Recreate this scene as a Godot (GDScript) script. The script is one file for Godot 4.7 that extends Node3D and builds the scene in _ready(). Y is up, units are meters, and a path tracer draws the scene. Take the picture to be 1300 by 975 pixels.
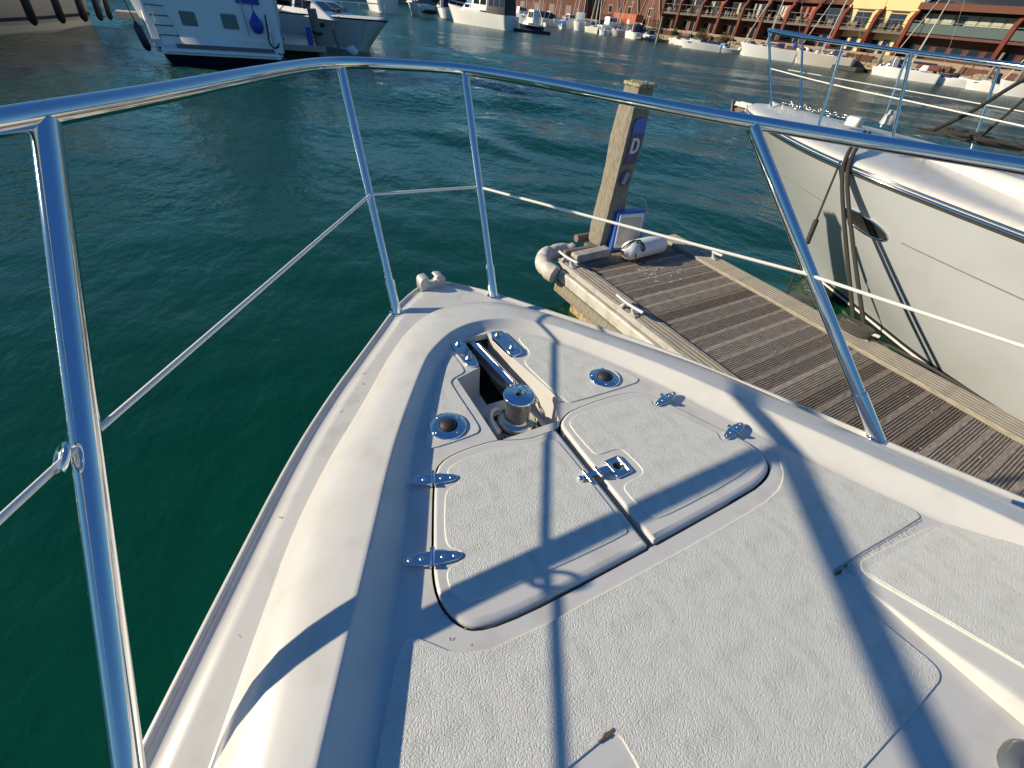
extends Node3D

# ---------------------------------------------------------------- shape builder
class MB:
	var st := SurfaceTool.new()
	var g := 0
	func _init():
		st.begin(Mesh.PRIMITIVE_TRIANGLES)
	func group(flat := false):
		g += 1
		st.set_smooth_group(-1 if flat else g)
	func tri(a: Vector3, b: Vector3, c: Vector3):
		st.add_vertex(a)
		st.add_vertex(c)
		st.add_vertex(b)
	func quad(a: Vector3, b: Vector3, c: Vector3, d: Vector3):
		tri(a, b, c)
		tri(a, c, d)
	func box(c: Vector3, s: Vector3, b := Basis()):
		group(true)
		var x: Vector3 = b.x * s.x * 0.5
		var y: Vector3 = b.y * s.y * 0.5
		var z: Vector3 = b.z * s.z * 0.5
		quad(c - x - y + z, c + x - y + z, c + x + y + z, c - x + y + z)
		quad(c + x - y - z, c - x - y - z, c - x + y - z, c + x + y - z)
		quad(c + x - y + z, c + x - y - z, c + x + y - z, c + x + y + z)
		quad(c - x - y - z, c - x - y + z, c - x + y + z, c - x + y - z)
		quad(c - x + y + z, c + x + y + z, c + x + y - z, c - x + y - z)
		quad(c - x - y - z, c + x - y - z, c + x - y + z, c - x - y + z)
	func bar(a: Vector3, b: Vector3, w: float, h: float, up := Vector3.UP):
		var d := (b - a).normalized()
		var r := d.cross(up).normalized()
		var u := r.cross(d)
		box((a + b) * 0.5, Vector3(w, h, (b - a).length()), Basis(r, u, -d))
	func grid(rows: Array, closed := false, flat := false):
		group(flat)
		for i in rows.size() - 1:
			var p: PackedVector3Array = rows[i]
			var q: PackedVector3Array = rows[i + 1]
			var n := p.size()
			for j in (n if closed else n - 1):
				var k := (j + 1) % n
				quad(p[j], p[k], q[k], q[j])
	func fan(p: PackedVector3Array, flip := false):
		group(true)
		var c := Vector3.ZERO
		for v in p:
			c += v
		c /= p.size()
		for i in p.size():
			var k := (i + 1) % p.size()
			if flip:
				tri(c, p[k], p[i])
			else:
				tri(c, p[i], p[k])
	func tube(p: PackedVector3Array, r: float, sides := 10, r_end := -1.0, caps := true):
		var rows := []
		var n := p.size()
		var up := Vector3.UP
		for i in n:
			var d: Vector3 = (p[mini(i + 1, n - 1)] - p[maxi(i - 1, 0)]).normalized()
			if absf(d.dot(up)) > 0.95:
				up = Vector3.RIGHT
			var x: Vector3 = d.cross(up).normalized()
			up = x.cross(d).normalized()
			var rr := r if r_end < 0.0 else lerpf(r, r_end, float(i) / (n - 1))
			var ring := PackedVector3Array()
			for k in sides:
				var a := TAU * k / sides
				ring.append(p[i] + (x * cos(a) + up * sin(a)) * rr)
			rows.append(ring)
		grid(rows, true)
		if caps:
			fan(rows[0], true)
			fan(rows[n - 1])
	func lathe(o: Vector3, profile: Array, sides := 24, b := Basis()):
		var rows := []
		for q in profile:
			var ring := PackedVector3Array()
			for k in sides:
				var a := -TAU * k / sides
				ring.append(o + b * Vector3(cos(a) * q[0], q[1], sin(a) * q[0]))
			rows.append(ring)
		grid(rows, true)
	func torus(o: Vector3, r: float, t: float, b := Basis(), stretch := 1.0, n := 20, m := 8):
		var rows := []
		for i in n + 1:
			var a := TAU * i / n
			var c := Vector3(cos(a) * r * stretch, 0, sin(a) * r)
			var d := Vector3(cos(a), 0, sin(a))
			var ring := PackedVector3Array()
			for k in m:
				var e := TAU * k / m
				ring.append(o + b * (c + d * cos(e) * t + Vector3.UP * sin(e) * t))
			rows.append(ring)
		grid(rows, true)
	# an outline seen from above (x to the right, y away) raised between two heights, its upper rim rounded
	func slab(outline: PackedVector2Array, h0: float, h1: float, bev := 0.0, xf := Transform3D(), wide := Vector2.ZERO, ramped := false):
		var o := outline
		var area := 0.0
		for i in o.size():
			area += o[i].cross(o[(i + 1) % o.size()])
		if area < 0.0:
			o = o.duplicate()
			o.reverse()
		var n := o.size()
		var nor := PackedVector2Array()
		for i in n:
			var a := (o[i] - o[(i + n - 1) % n]).normalized()
			var c := (o[(i + 1) % n] - o[i]).normalized()
			var na := Vector2(a.y, -a.x)
			var nc := Vector2(c.y, -c.x)
			var m := (na + nc).normalized()
			nor.append(m / maxf(0.5, m.dot(na)))
		var rings := []
		var steps := [[0.0, h0]]
		if bev > 0.0:
			for q in 4:
				var t := q * PI / 6.0
				steps.append([1.0 - cos(t), h1, 1.0 - sin(t)])
		else:
			steps.append([0.0, h1])
		var last := PackedVector2Array()
		for s in steps:
			var ring := PackedVector3Array()
			last = PackedVector2Array()
			for i in n:
				var k := 1.0
				if wide != Vector2.ZERO:
					k += wide.length() * pow(maxf(0.0, nor[i].normalized().dot(wide.normalized())), 2.0)
				var p: Vector2 = o[i] - nor[i] * bev * k * s[0]
				var h: float = s[1]
				if s.size() > 2:
					h -= bev * (1.0 + (k - 1.0) * 0.5) * s[2]
				if ramped:
					h += clampf((-0.035 - p.y) * 0.135, 0.0, 0.12)
				last.append(p)
				ring.append(xf * Vector3(p.x, h, -p.y))
			rings.append(ring)
		grid(rings, true)
		var idx := Geometry2D.triangulate_polygon(last)
		if idx.is_empty():
			idx = Geometry2D.triangulate_polygon(o)
		if idx.is_empty():
			print("no face for outline of ", n, " at ", o[0])
		var top: PackedVector3Array = rings[-1]
		group(true)
		for i in range(0, idx.size(), 3):
			var a: Vector2 = last[idx[i]]
			var c: Vector2 = last[idx[i + 1]]
			var e: Vector2 = last[idx[i + 2]]
			if (c - a).cross(e - a) > 0.0:
				tri(top[idx[i]], top[idx[i + 1]], top[idx[i + 2]])
			else:
				tri(top[idx[i]], top[idx[i + 2]], top[idx[i + 1]])
	func flat_face(outline: PackedVector2Array, h: float, xf := Transform3D()):
		group(true)
		var idx := Geometry2D.triangulate_polygon(outline)
		if idx.is_empty():
			print("no flat face for outline of ", outline.size(), " at ", outline[0])
		for i in range(0, idx.size(), 3):
			var a := outline[idx[i]]
			var c := outline[idx[i + 1]]
			var e := outline[idx[i + 2]]
			if (c - a).cross(e - a) < 0.0:
				var t := c
				c = e
				e = t
			tri(xf * Vector3(a.x, h, -a.y), xf * Vector3(c.x, h, -c.y), xf * Vector3(e.x, h, -e.y))
	func mesh() -> ArrayMesh:
		st.generate_normals()
		return st.commit()

var M := {}
var rng := RandomNumberGenerator.new()

func col(r: float, g: float, b: float) -> Color:
	return Color(r, g, b).linear_to_srgb()

func mat(key: String, c: Color, rough := 0.5, metal := 0.0, spec := 0.5) -> StandardMaterial3D:
	var m := StandardMaterial3D.new()
	m.resource_name = key
	m.albedo_color = c
	m.roughness = rough
	m.metallic = metal
	m.metallic_specular = spec
	M[key] = m
	return m

func noise_tex(freq: float, stops: Array, size := 512, oct := 5, seed_ := 1, kind := FastNoiseLite.TYPE_SIMPLEX_SMOOTH) -> NoiseTexture2D:
	var n := FastNoiseLite.new()
	n.noise_type = kind
	n.frequency = freq
	n.fractal_octaves = oct
	n.seed = seed_
	var t := NoiseTexture2D.new()
	t.width = size
	t.height = size
	t.seamless = true
	t.generate_mipmaps = false
	t.noise = n
	var r := Gradient.new()
	r.offsets = PackedFloat32Array(stops.map(func(s): return s[0]))
	r.colors = PackedColorArray(stops.map(func(s): return s[1]))
	t.color_ramp = r
	return t

func tint(m: StandardMaterial3D, t: Texture2D, scale: Vector3, world := false):
	m.albedo_texture = t
	m.uv1_triplanar = true
	m.uv1_world_triplanar = world
	m.uv1_scale = scale

func obj(called: String, b: MB, material: Material, parent: Node = null, label := "") -> MeshInstance3D:
	var o := MeshInstance3D.new()
	o.name = called
	o.mesh = b.mesh()
	o.material_override = material
	(self if parent == null else parent).add_child(o, true)
	if label:
		o.set_meta("label", label)
	return o

func again(o: MeshInstance3D, parent: Node, xf: Transform3D, material: Material = null) -> MeshInstance3D:
	var c := MeshInstance3D.new()
	c.name = String(o.name).rstrip("0123456789_")
	c.mesh = o.mesh
	c.material_override = material if material else o.material_override
	c.transform = xf
	parent.add_child(c, true)
	return c

func tag(o: Node, label: String, category: String, grp := "", kind := ""):
	if label:
		o.set_meta("label", label)
	if category:
		o.set_meta("category", category)
	if grp:
		o.set_meta("group", grp)
	if kind:
		o.set_meta("kind", kind)

func thing(called: String, label: String, category: String, at := Vector3.ZERO, turn := 0.0, grp := "") -> Node3D:
	var o := Node3D.new()
	o.name = called
	add_child(o, true)
	o.position = at
	o.rotation.y = turn
	tag(o, label, category, grp)
	return o

func soften(p: PackedVector2Array, times := 1) -> PackedVector2Array:
	for t in times:
		var q := PackedVector2Array()
		for i in p.size():
			var a := p[i]
			var b := p[(i + 1) % p.size()]
			q.append(a.lerp(b, 0.25))
			q.append(a.lerp(b, 0.75))
		p = q
	return p

func outline(a: Array) -> PackedVector2Array:
	var p := PackedVector2Array()
	for i in range(0, a.size(), 2):
		p.append(Vector2(a[i], a[i + 1]))
	return p

func mirror(p: PackedVector2Array) -> PackedVector2Array:
	var q := PackedVector2Array()
	for v in p:
		q.append(Vector2(-v.x, v.y))
	return q

func path(pts: Array, times := 2) -> PackedVector3Array:
	var p := PackedVector3Array(pts)
	for t in times:
		var q := PackedVector3Array([p[0]])
		for i in p.size() - 1:
			q.append(p[i].lerp(p[i + 1], 0.25))
			q.append(p[i].lerp(p[i + 1], 0.75))
		q.append(p[-1])
		p = q
	return p

func rounded_rect(w: float, h: float, r: float, n := 4) -> PackedVector2Array:
	var p := PackedVector2Array()
	for c in 4:
		var o := Vector2((w / 2 - r) * [1, -1, -1, 1][c], (h / 2 - r) * [1, 1, -1, -1][c])
		for i in n + 1:
			var a := PI / 2 * (c + float(i) / n)
			p.append(o + Vector2(cos(a), sin(a)) * r)
	return p

func _ready():
	rng.seed = 7
	# ------------------------------------------------------------ camera, sky, sun, exposure
	var cam := Camera3D.new()
	cam.name = "camera"
	cam.fov = 87.19
	cam.near = 0.02
	cam.far = 3000.0
	add_child(cam)
	cam.transform = Transform3D(Basis(Vector3(0.86463, 0.09195, 0.49393), Vector3(0.27825, 0.73093, -0.62315), Vector3(-0.41832, 0.67623, 0.60639)).orthonormalized(), Vector3(0, 2.45, 0))
	cam.current = true
	var env := Environment.new()
	env.background_mode = Environment.BG_SKY
	var sky := Sky.new()
	var sm := ProceduralSkyMaterial.new()
	sm.sky_top_color = col(0.020, 0.076, 0.235)
	sm.sky_horizon_color = col(0.15, 0.36, 0.50)
	sm.sky_curve = 0.24
	sm.ground_bottom_color = col(0.02, 0.04, 0.05)
	sm.ground_horizon_color = col(0.10, 0.14, 0.16)
	sm.sun_angle_max = 12.0
	sky.sky_material = sm
	env.sky = sky
	env.tonemap_mode = Environment.TONE_MAPPER_LINEAR
	env.tonemap_exposure = 1.26
	env.sdfgi_enabled = true
	env.ssao_enabled = true
	env.ssil_enabled = true
	var we := WorldEnvironment.new()
	we.name = "world_environment"
	we.environment = env
	add_child(we)
	var sun := DirectionalLight3D.new()
	sun.name = "sun"
	sun.light_energy = 1.6
	sun.light_color = Color(1.0, 0.935, 0.82)
	sun.light_angular_distance = 0.65
	sun.shadow_enabled = true
	add_child(sun)
	sun.look_at_from_position(Vector3(-0.79224, 0.37341, -0.48262) * 100.0, Vector3.ZERO)
	materials()
	# ------------------------------------------------------------ the large structure
	water()
	quay()
	houses()
	# ------------------------------------------------------------ then the objects
	own_boat()
	pontoon()
	pontoon_things()
	sail_yacht()
	across_the_water()
	far_boats()

func materials():
	var white := Color(1, 1, 1)
	# glass fibre and fittings
	tint(mat("gelcoat", col(0.60, 0.60, 0.578), 0.28), noise_tex(0.012, [[0.0, Color(0.93, 0.92, 0.9)], [0.45, white], [1.0, white]], 512, 5, 3), Vector3(1.3, 1.3, 1.3))
	M.gelcoat.clearcoat_enabled = true
	M.gelcoat.clearcoat = 0.3
	M.gelcoat.clearcoat_roughness = 0.12
	var grip := mat("nonskid", col(0.665, 0.675, 0.635), 0.55)
	tint(grip, noise_tex(0.006, [[0.0, Color(0.93, 0.93, 0.92)], [0.4, Color(0.975, 0.975, 0.97)], [0.7, white], [1.0, Color(0.98, 0.97, 0.95)]], 512, 4, 9), Vector3(5.8, 5.8, 5.8))
	grip.heightmap_enabled = true
	grip.heightmap_texture = leather()
	grip.heightmap_scale = 0.09
	mat("steel", col(0.78, 0.79, 0.80), 0.06, 1.0)
	mat("worn_steel", col(0.62, 0.61, 0.58), 0.24, 1.0)
	mat("brushed", col(0.60, 0.585, 0.54), 0.33, 1.0)
	mat("alloy", col(0.50, 0.50, 0.48), 0.5, 0.35)
	mat("rubber", col(0.022, 0.021, 0.02), 0.6)
	mat("dark_gap", col(0.015, 0.014, 0.013), 0.8)
	mat("gasket", col(0.16, 0.15, 0.14), 0.7)
	mat("white_wire", col(0.78, 0.76, 0.70), 0.35)
	mat("smoked", col(0.10, 0.115, 0.13), 0.12)
	mat("dirt", col(0.13, 0.085, 0.04), 0.9)
	mat("groove_grey", col(0.17, 0.165, 0.155), 0.6)
	mat("scuff", col(0.42, 0.42, 0.41), 0.7)
	# pontoon
	for i in 4:
		var m := mat("plank_%d" % i, [col(0.40, 0.36, 0.32), col(0.33, 0.29, 0.25), col(0.46, 0.42, 0.37), col(0.25, 0.21, 0.175)][i], 0.78)
		tint(m, noise_tex(0.03, [[0.0, Color(0.62, 0.58, 0.54)], [0.5, Color(0.85, 0.83, 0.8)], [1.0, white]], 512, 5, 20 + i), Vector3(0.5, 6.0, 6.0))
	tint(mat("pale_timber", col(0.41, 0.38, 0.33), 0.7), noise_tex(0.03, [[0.0, Color(0.66, 0.64, 0.6)], [0.5, Color(0.9, 0.89, 0.86)], [1.0, white]], 512, 5, 31), Vector3(7.0, 7.0, 0.5))
	tint(mat("pile_timber", col(0.37, 0.35, 0.305), 0.85), noise_tex(0.03, [[0.0, Color(0.5, 0.47, 0.43)], [0.45, Color(0.82, 0.8, 0.76)], [1.0, white]], 512, 6, 33), Vector3(7.0, 0.6, 7.0))
	tint(mat("concrete", col(0.42, 0.36, 0.255), 0.9), noise_tex(0.014, [[0.0, Color(0.42, 0.36, 0.28)], [0.42, Color(0.78, 0.7, 0.56)], [0.6, Color(0.95, 0.9, 0.8)], [1.0, white]], 512, 6, 35), Vector3(1.6, 1.6, 1.6))
	M.concrete.heightmap_enabled = true
	M.concrete.heightmap_texture = M.concrete.albedo_texture
	M.concrete.heightmap_scale = 0.5
	tint(mat("grey_batten", col(0.44, 0.42, 0.38), 0.85), noise_tex(0.01, [[0.0, Color(0.8, 0.79, 0.77)], [0.6, white], [1.0, white]], 256, 5, 37), Vector3(3, 3, 3))
	tint(mat("vinyl", col(0.54, 0.525, 0.48), 0.55), noise_tex(0.008, [[0.0, Color(0.86, 0.83, 0.78)], [0.5, white], [1.0, white]], 256, 5, 39), Vector3(3, 3, 3))
	tint(mat("lichen", col(0.36, 0.33, 0.20), 0.95), noise_tex(0.03, [[0.0, Color(0.5, 0.48, 0.45)], [0.5, white], [1.0, white]], 128, 4, 44), Vector3(6, 6, 6))
	mat("rail_grey", col(0.16, 0.15, 0.145), 0.5)
	mat("trim_dim", col(0.13, 0.105, 0.09), 0.75)
	mat("droppings", col(0.42, 0.40, 0.37), 0.9)
	mat("box_blue", col(0.03, 0.12, 0.52), 0.4)
	mat("box_white", col(0.72, 0.73, 0.72), 0.4)
	mat("panel_blue", col(0.035, 0.05, 0.17), 0.45)
	mat("panel_purple", col(0.075, 0.07, 0.16), 0.5)
	mat("letter", col(0.75, 0.75, 0.75), 0.5)
	mat("black_rope", col(0.028, 0.028, 0.026), 0.9)
	mat("grey_rope", col(0.055, 0.055, 0.05), 0.9)
	# craft
	mat("bright_white", col(0.80, 0.80, 0.79), 0.3)
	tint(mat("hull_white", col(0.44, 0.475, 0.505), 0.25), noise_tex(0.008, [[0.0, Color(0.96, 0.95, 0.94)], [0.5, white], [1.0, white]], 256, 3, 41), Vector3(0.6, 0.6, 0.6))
	mat("hull_grey", col(0.46, 0.43, 0.40), 0.3)
	mat("hull_cream", col(0.66, 0.64, 0.57), 0.35)
	mat("navy", col(0.012, 0.016, 0.05), 0.35)
	mat("navy_canvas", col(0.015, 0.02, 0.06), 0.8)
	mat("grey_canvas", col(0.12, 0.13, 0.16), 0.8)
	mat("blue_tarp", col(0.04, 0.22, 0.55), 0.5)
	mat("bright_blue", col(0.02, 0.06, 0.42), 0.45)
	mat("antifoul", col(0.008, 0.009, 0.014), 0.5)
	mat("teak", col(0.17, 0.13, 0.11), 0.7)
	mat("glass_dark", col(0.016, 0.018, 0.02), 0.05)
	mat("glass_sky", col(0.02, 0.03, 0.045), 0.03, 0.0, 0.8)
	mat("tinted_pane", col(0.10, 0.13, 0.12), 0.08)
	mat("mast_alloy", col(0.58, 0.56, 0.52), 0.4, 0.3)
	mat("fender_black", col(0.014, 0.014, 0.017), 0.6)
	# shore
	tint(mat("quay_stone", col(0.42, 0.37, 0.285), 0.9), noise_tex(0.02, [[0.0, Color(0.5, 0.46, 0.4)], [0.5, Color(0.88, 0.85, 0.8)], [1.0, white]], 256, 5, 51), Vector3(0.35, 0.35, 0.35))
	tint(mat("weed_stone", col(0.10, 0.09, 0.055), 0.9), noise_tex(0.02, [[0.0, Color(0.5, 0.5, 0.45)], [1.0, white]], 256, 5, 52), Vector3(0.35, 0.35, 0.35))
	tint(mat("brick_red", col(0.20, 0.045, 0.027), 0.85), noise_tex(0.06, [[0.0, Color(0.7, 0.62, 0.6)], [0.5, Color(0.9, 0.87, 0.85)], [1.0, white]], 256, 4, 53), Vector3(0.5, 0.5, 0.5))
	tint(mat("brick_orange", col(0.55, 0.16, 0.085), 0.85), M.brick_red.albedo_texture, Vector3(0.5, 0.5, 0.5))
	tint(mat("brick_brown", col(0.12, 0.05, 0.032), 0.88), M.brick_red.albedo_texture, Vector3(0.5, 0.5, 0.5))
	tint(mat("roof_tile", col(0.17, 0.072, 0.045), 0.85), M.brick_red.albedo_texture, Vector3(0.4, 0.4, 0.4))
	mat("roof_slate", col(0.02, 0.024, 0.034), 0.7)
	mat("render_cream", col(0.66, 0.54, 0.27), 0.85)
	mat("trim", col(0.42, 0.38, 0.33), 0.7)
	mat("maroon", col(0.10, 0.03, 0.028), 0.7)
	mat("blind", col(0.40, 0.42, 0.33), 0.8)
	mat("paving", col(0.30, 0.24, 0.18), 0.9)
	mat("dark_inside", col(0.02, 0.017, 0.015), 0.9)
	mat("bollard_white", col(0.75, 0.74, 0.72), 0.5)
	mat("clutter", col(0.18, 0.15, 0.12), 0.8)
	for i in 3:
		var f := mat("leaves_%d" % i, [col(0.05, 0.08, 0.018), col(0.14, 0.12, 0.03), col(0.09, 0.105, 0.028)][i], 0.7)
		f.backlight_enabled = true
		f.backlight = col(0.04, 0.05, 0.01)
	mat("stem", col(0.10, 0.07, 0.045), 0.9)

func leather() -> ImageTexture:
	# fine crossing creases, as moulded imitation leather
	var n := FastNoiseLite.new()
	n.noise_type = FastNoiseLite.TYPE_SIMPLEX_SMOOTH
	n.frequency = 0.026
	n.fractal_type = FastNoiseLite.FRACTAL_RIDGED
	n.fractal_octaves = 2
	n.fractal_lacunarity = 2.2
	n.fractal_gain = 0.5
	n.domain_warp_enabled = true
	n.domain_warp_amplitude = 34.0
	n.domain_warp_frequency = 0.012
	n.seed = 5
	var im := n.get_seamless_image(1024, 1024)
	return ImageTexture.create_from_image(im)

# ---------------------------------------------------------------- water
func water():
	var n := FastNoiseLite.new()
	n.noise_type = FastNoiseLite.TYPE_SIMPLEX_SMOOTH
	n.frequency = 0.011
	n.fractal_octaves = 5
	n.fractal_gain = 0.52
	n.domain_warp_enabled = true
	n.domain_warp_amplitude = 22.0
	n.domain_warp_frequency = 0.01
	var t := NoiseTexture2D.new()
	t.width = 1024
	t.height = 1024
	t.seamless = true
	t.as_normal_map = true
	t.bump_strength = 8.0
	t.noise = n
	var sea := []
	for q in [[0.3, 0.02], [0.6, 0.022], [1.1, 0.04], [1.8, 0.10], [2.8, 0.20]]:
		var m := mat("water", col(0.0002, 0.043, 0.014), q[1], 0.0, 0.58)
		m.normal_enabled = true
		m.normal_texture = t
		m.normal_scale = q[0]
		m.uv1_triplanar = true
		m.uv1_world_triplanar = true
		m.uv1_scale = Vector3(0.19, 0.19, 0.13)
		sea.append(m)
	var waves := []
	rng.seed = 11
	for i in 14:
		var lam := 0.38 * pow(1.24, i)
		var a := -0.95 + rng.randf_range(-0.5, 0.5)
		waves.append([cos(a) * TAU / lam, sin(a) * TAU / lam, rng.randf() * TAU, lam])
	var warp := FastNoiseLite.new()
	warp.frequency = 0.13
	warp.fractal_octaves = 2
	var calm := FastNoiseLite.new()
	calm.frequency = 0.035
	var radii := PackedFloat32Array([0.0])
	var r := 0.6
	while r < 900.0:
		radii.append(r)
		r *= 1.021
	var around := 640
	var v := PackedVector3Array()
	var nn := PackedVector3Array()
	for ri in radii.size():
		var rad := radii[ri]
		var cell := maxf(rad * 0.021, rad * TAU / around)
		for k in around:
			var ang := TAU * k / around
			var p := Vector3(cos(ang) * rad, 0, sin(ang) * rad)
			var h := 0.0
			var gx := 0.0
			var gz := 0.0
			if rad < 160.0:
				var wx := warp.get_noise_2d(p.x, p.z) * 1.3
				var wz := warp.get_noise_2d(p.x + 71.0, p.z - 33.0) * 1.3
				var still := (0.62 + 0.8 * calm.get_noise_2d(p.x, p.z)) * lerpf(0.35, 1.0, smoothstep(3.0, 10.0, rad))
				for w in waves:
					var fade := clampf(w[3] / (cell * 3.0) - 1.0, 0.0, 1.0)
					if fade > 0.0:
						var ph: float = w[0] * (p.x + wx) + w[1] * (p.z + wz) + w[2]
						var a: float = 0.0155 * pow(w[3], 0.75) * fade * still
						h += a * sin(ph)
						gx += a * w[0] * cos(ph)
						gz += a * w[1] * cos(ph)
			v.append(p + Vector3.UP * h)
			nn.append(Vector3(-gx, 1, -gz).normalized())
	var am := ArrayMesh.new()
	var first := 0
	var bounds := [7.0, 14.0, 28.0, 60.0, 5000.0]
	for part in 5:
		var last := first
		while last < radii.size() - 1 and radii[last] < bounds[part]:
			last += 1
		var idx := PackedInt32Array()
		for ri in last - first:
			for k in around:
				var a := ri * around + k
				var b := ri * around + (k + 1) % around
				idx.append_array([a, a + around, b, b, a + around, b + around])
		var arr := []
		arr.resize(Mesh.ARRAY_MAX)
		arr[Mesh.ARRAY_VERTEX] = v.slice(first * around, (last + 1) * around)
		arr[Mesh.ARRAY_NORMAL] = nn.slice(first * around, (last + 1) * around)
		arr[Mesh.ARRAY_INDEX] = idx
		am.add_surface_from_arrays(Mesh.PRIMITIVE_TRIANGLES, arr)
		am.surface_set_material(part, sea[part])
		first = last
	var o := MeshInstance3D.new()
	o.name = "water"
	o.mesh = am
	add_child(o)
	tag(o, "rippled green and blue harbour water between the berths", "water", "", "structure")

# ---------------------------------------------------------------- the motor boat whose foredeck fills the view
const FLOOR := 1.70     # the sunken foredeck above the boat's base at the waterline

func half(a: Array, y0: float, y1: float) -> PackedVector3Array:
	# a: forward, across pairs from the stem aft; returns the starboard half as (across, height, -forward), evenly laid from stem to stern
	var p := PackedVector2Array()
	for i in range(a.size() - 2, -1, -2):
		if a[i + 1] > 0.0:
			p.append(Vector2(-a[i + 1], a[i]))
	for i in range(0, a.size(), 2):
		p.append(Vector2(a[i + 1], a[i]))
	for t in 2:
		var q := PackedVector2Array([p[0]])
		for i in p.size() - 1:
			q.append(p[i].lerp(p[i + 1], 0.25))
			q.append(p[i].lerp(p[i + 1], 0.75))
		q.append(p[-1])
		p = q
	var h := PackedVector2Array()
	for v in p:
		if v.x > 0.0:
			if h.is_empty():
				h.append(Vector2(0, v.y))
			h.append(v)
	var out := PackedVector3Array()
	var cut := 0
	while h[cut].y > 0.3:
		cut += 1
	for part in 2:
		var s := h.slice(0, cut + 1) if part == 0 else h.slice(cut)
		var n := 44 if part == 0 else 30
		var total := 0.0
		for i in s.size() - 1:
			total += s[i].distance_to(s[i + 1])
		var seg := 0
		var run := 0.0
		for k in range(0 if part == 0 else 1, n + 1):
			var want := total * k / n
			while seg < s.size() - 2 and run + s[seg].distance_to(s[seg + 1]) < want:
				run += s[seg].distance_to(s[seg + 1])
				seg += 1
			var q := s[seg].lerp(s[seg + 1], clampf((want - run) / maxf(1e-6, s[seg].distance_to(s[seg + 1])), 0, 1))
			out.append(Vector3(q.x, lerpf(y0, y1, smoothstep(1.3, 0.2, q.y)), -q.y))
	return out

func inset(h: PackedVector3Array, d: float, y: float) -> PackedVector3Array:
	var out := PackedVector3Array()
	for i in h.size():
		var a := h[maxi(i - 1, 0)]
		var b := h[mini(i + 1, h.size() - 1)]
		if i == 0:
			a = Vector3(-h[1].x, 0, h[1].z)
		var t := Vector3(b.x - a.x, 0, b.z - a.z).normalized()
		var q := h[i] + Vector3(-t.z, 0, t.x) * d
		q.y = y
		out.append(q)
	return out

func blend(a: PackedVector3Array, b: PackedVector3Array, t: float, ty: float) -> PackedVector3Array:
	var out := PackedVector3Array()
	for i in a.size():
		var q := a[i].lerp(b[i], t)
		q.y = lerpf(a[i].y, b[i].y, ty)
		out.append(q)
	return out

func both(h: PackedVector3Array) -> PackedVector3Array:
	var out := PackedVector3Array()
	for i in range(h.size() - 1, 0, -1):
		out.append(Vector3(-h[i].x, h[i].y + FLOOR, h[i].z))
	for q in h:
		out.append(Vector3(q.x, q.y + FLOOR, q.z))
	return out

func bp(x: float, f: float, y := 0.0) -> Vector3:
	return Vector3(x, y + FLOOR, -f)

func ramp(p: Vector2) -> float:
	return clampf((-0.035 - p.y) * 0.135, 0.0, 0.12)

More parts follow.
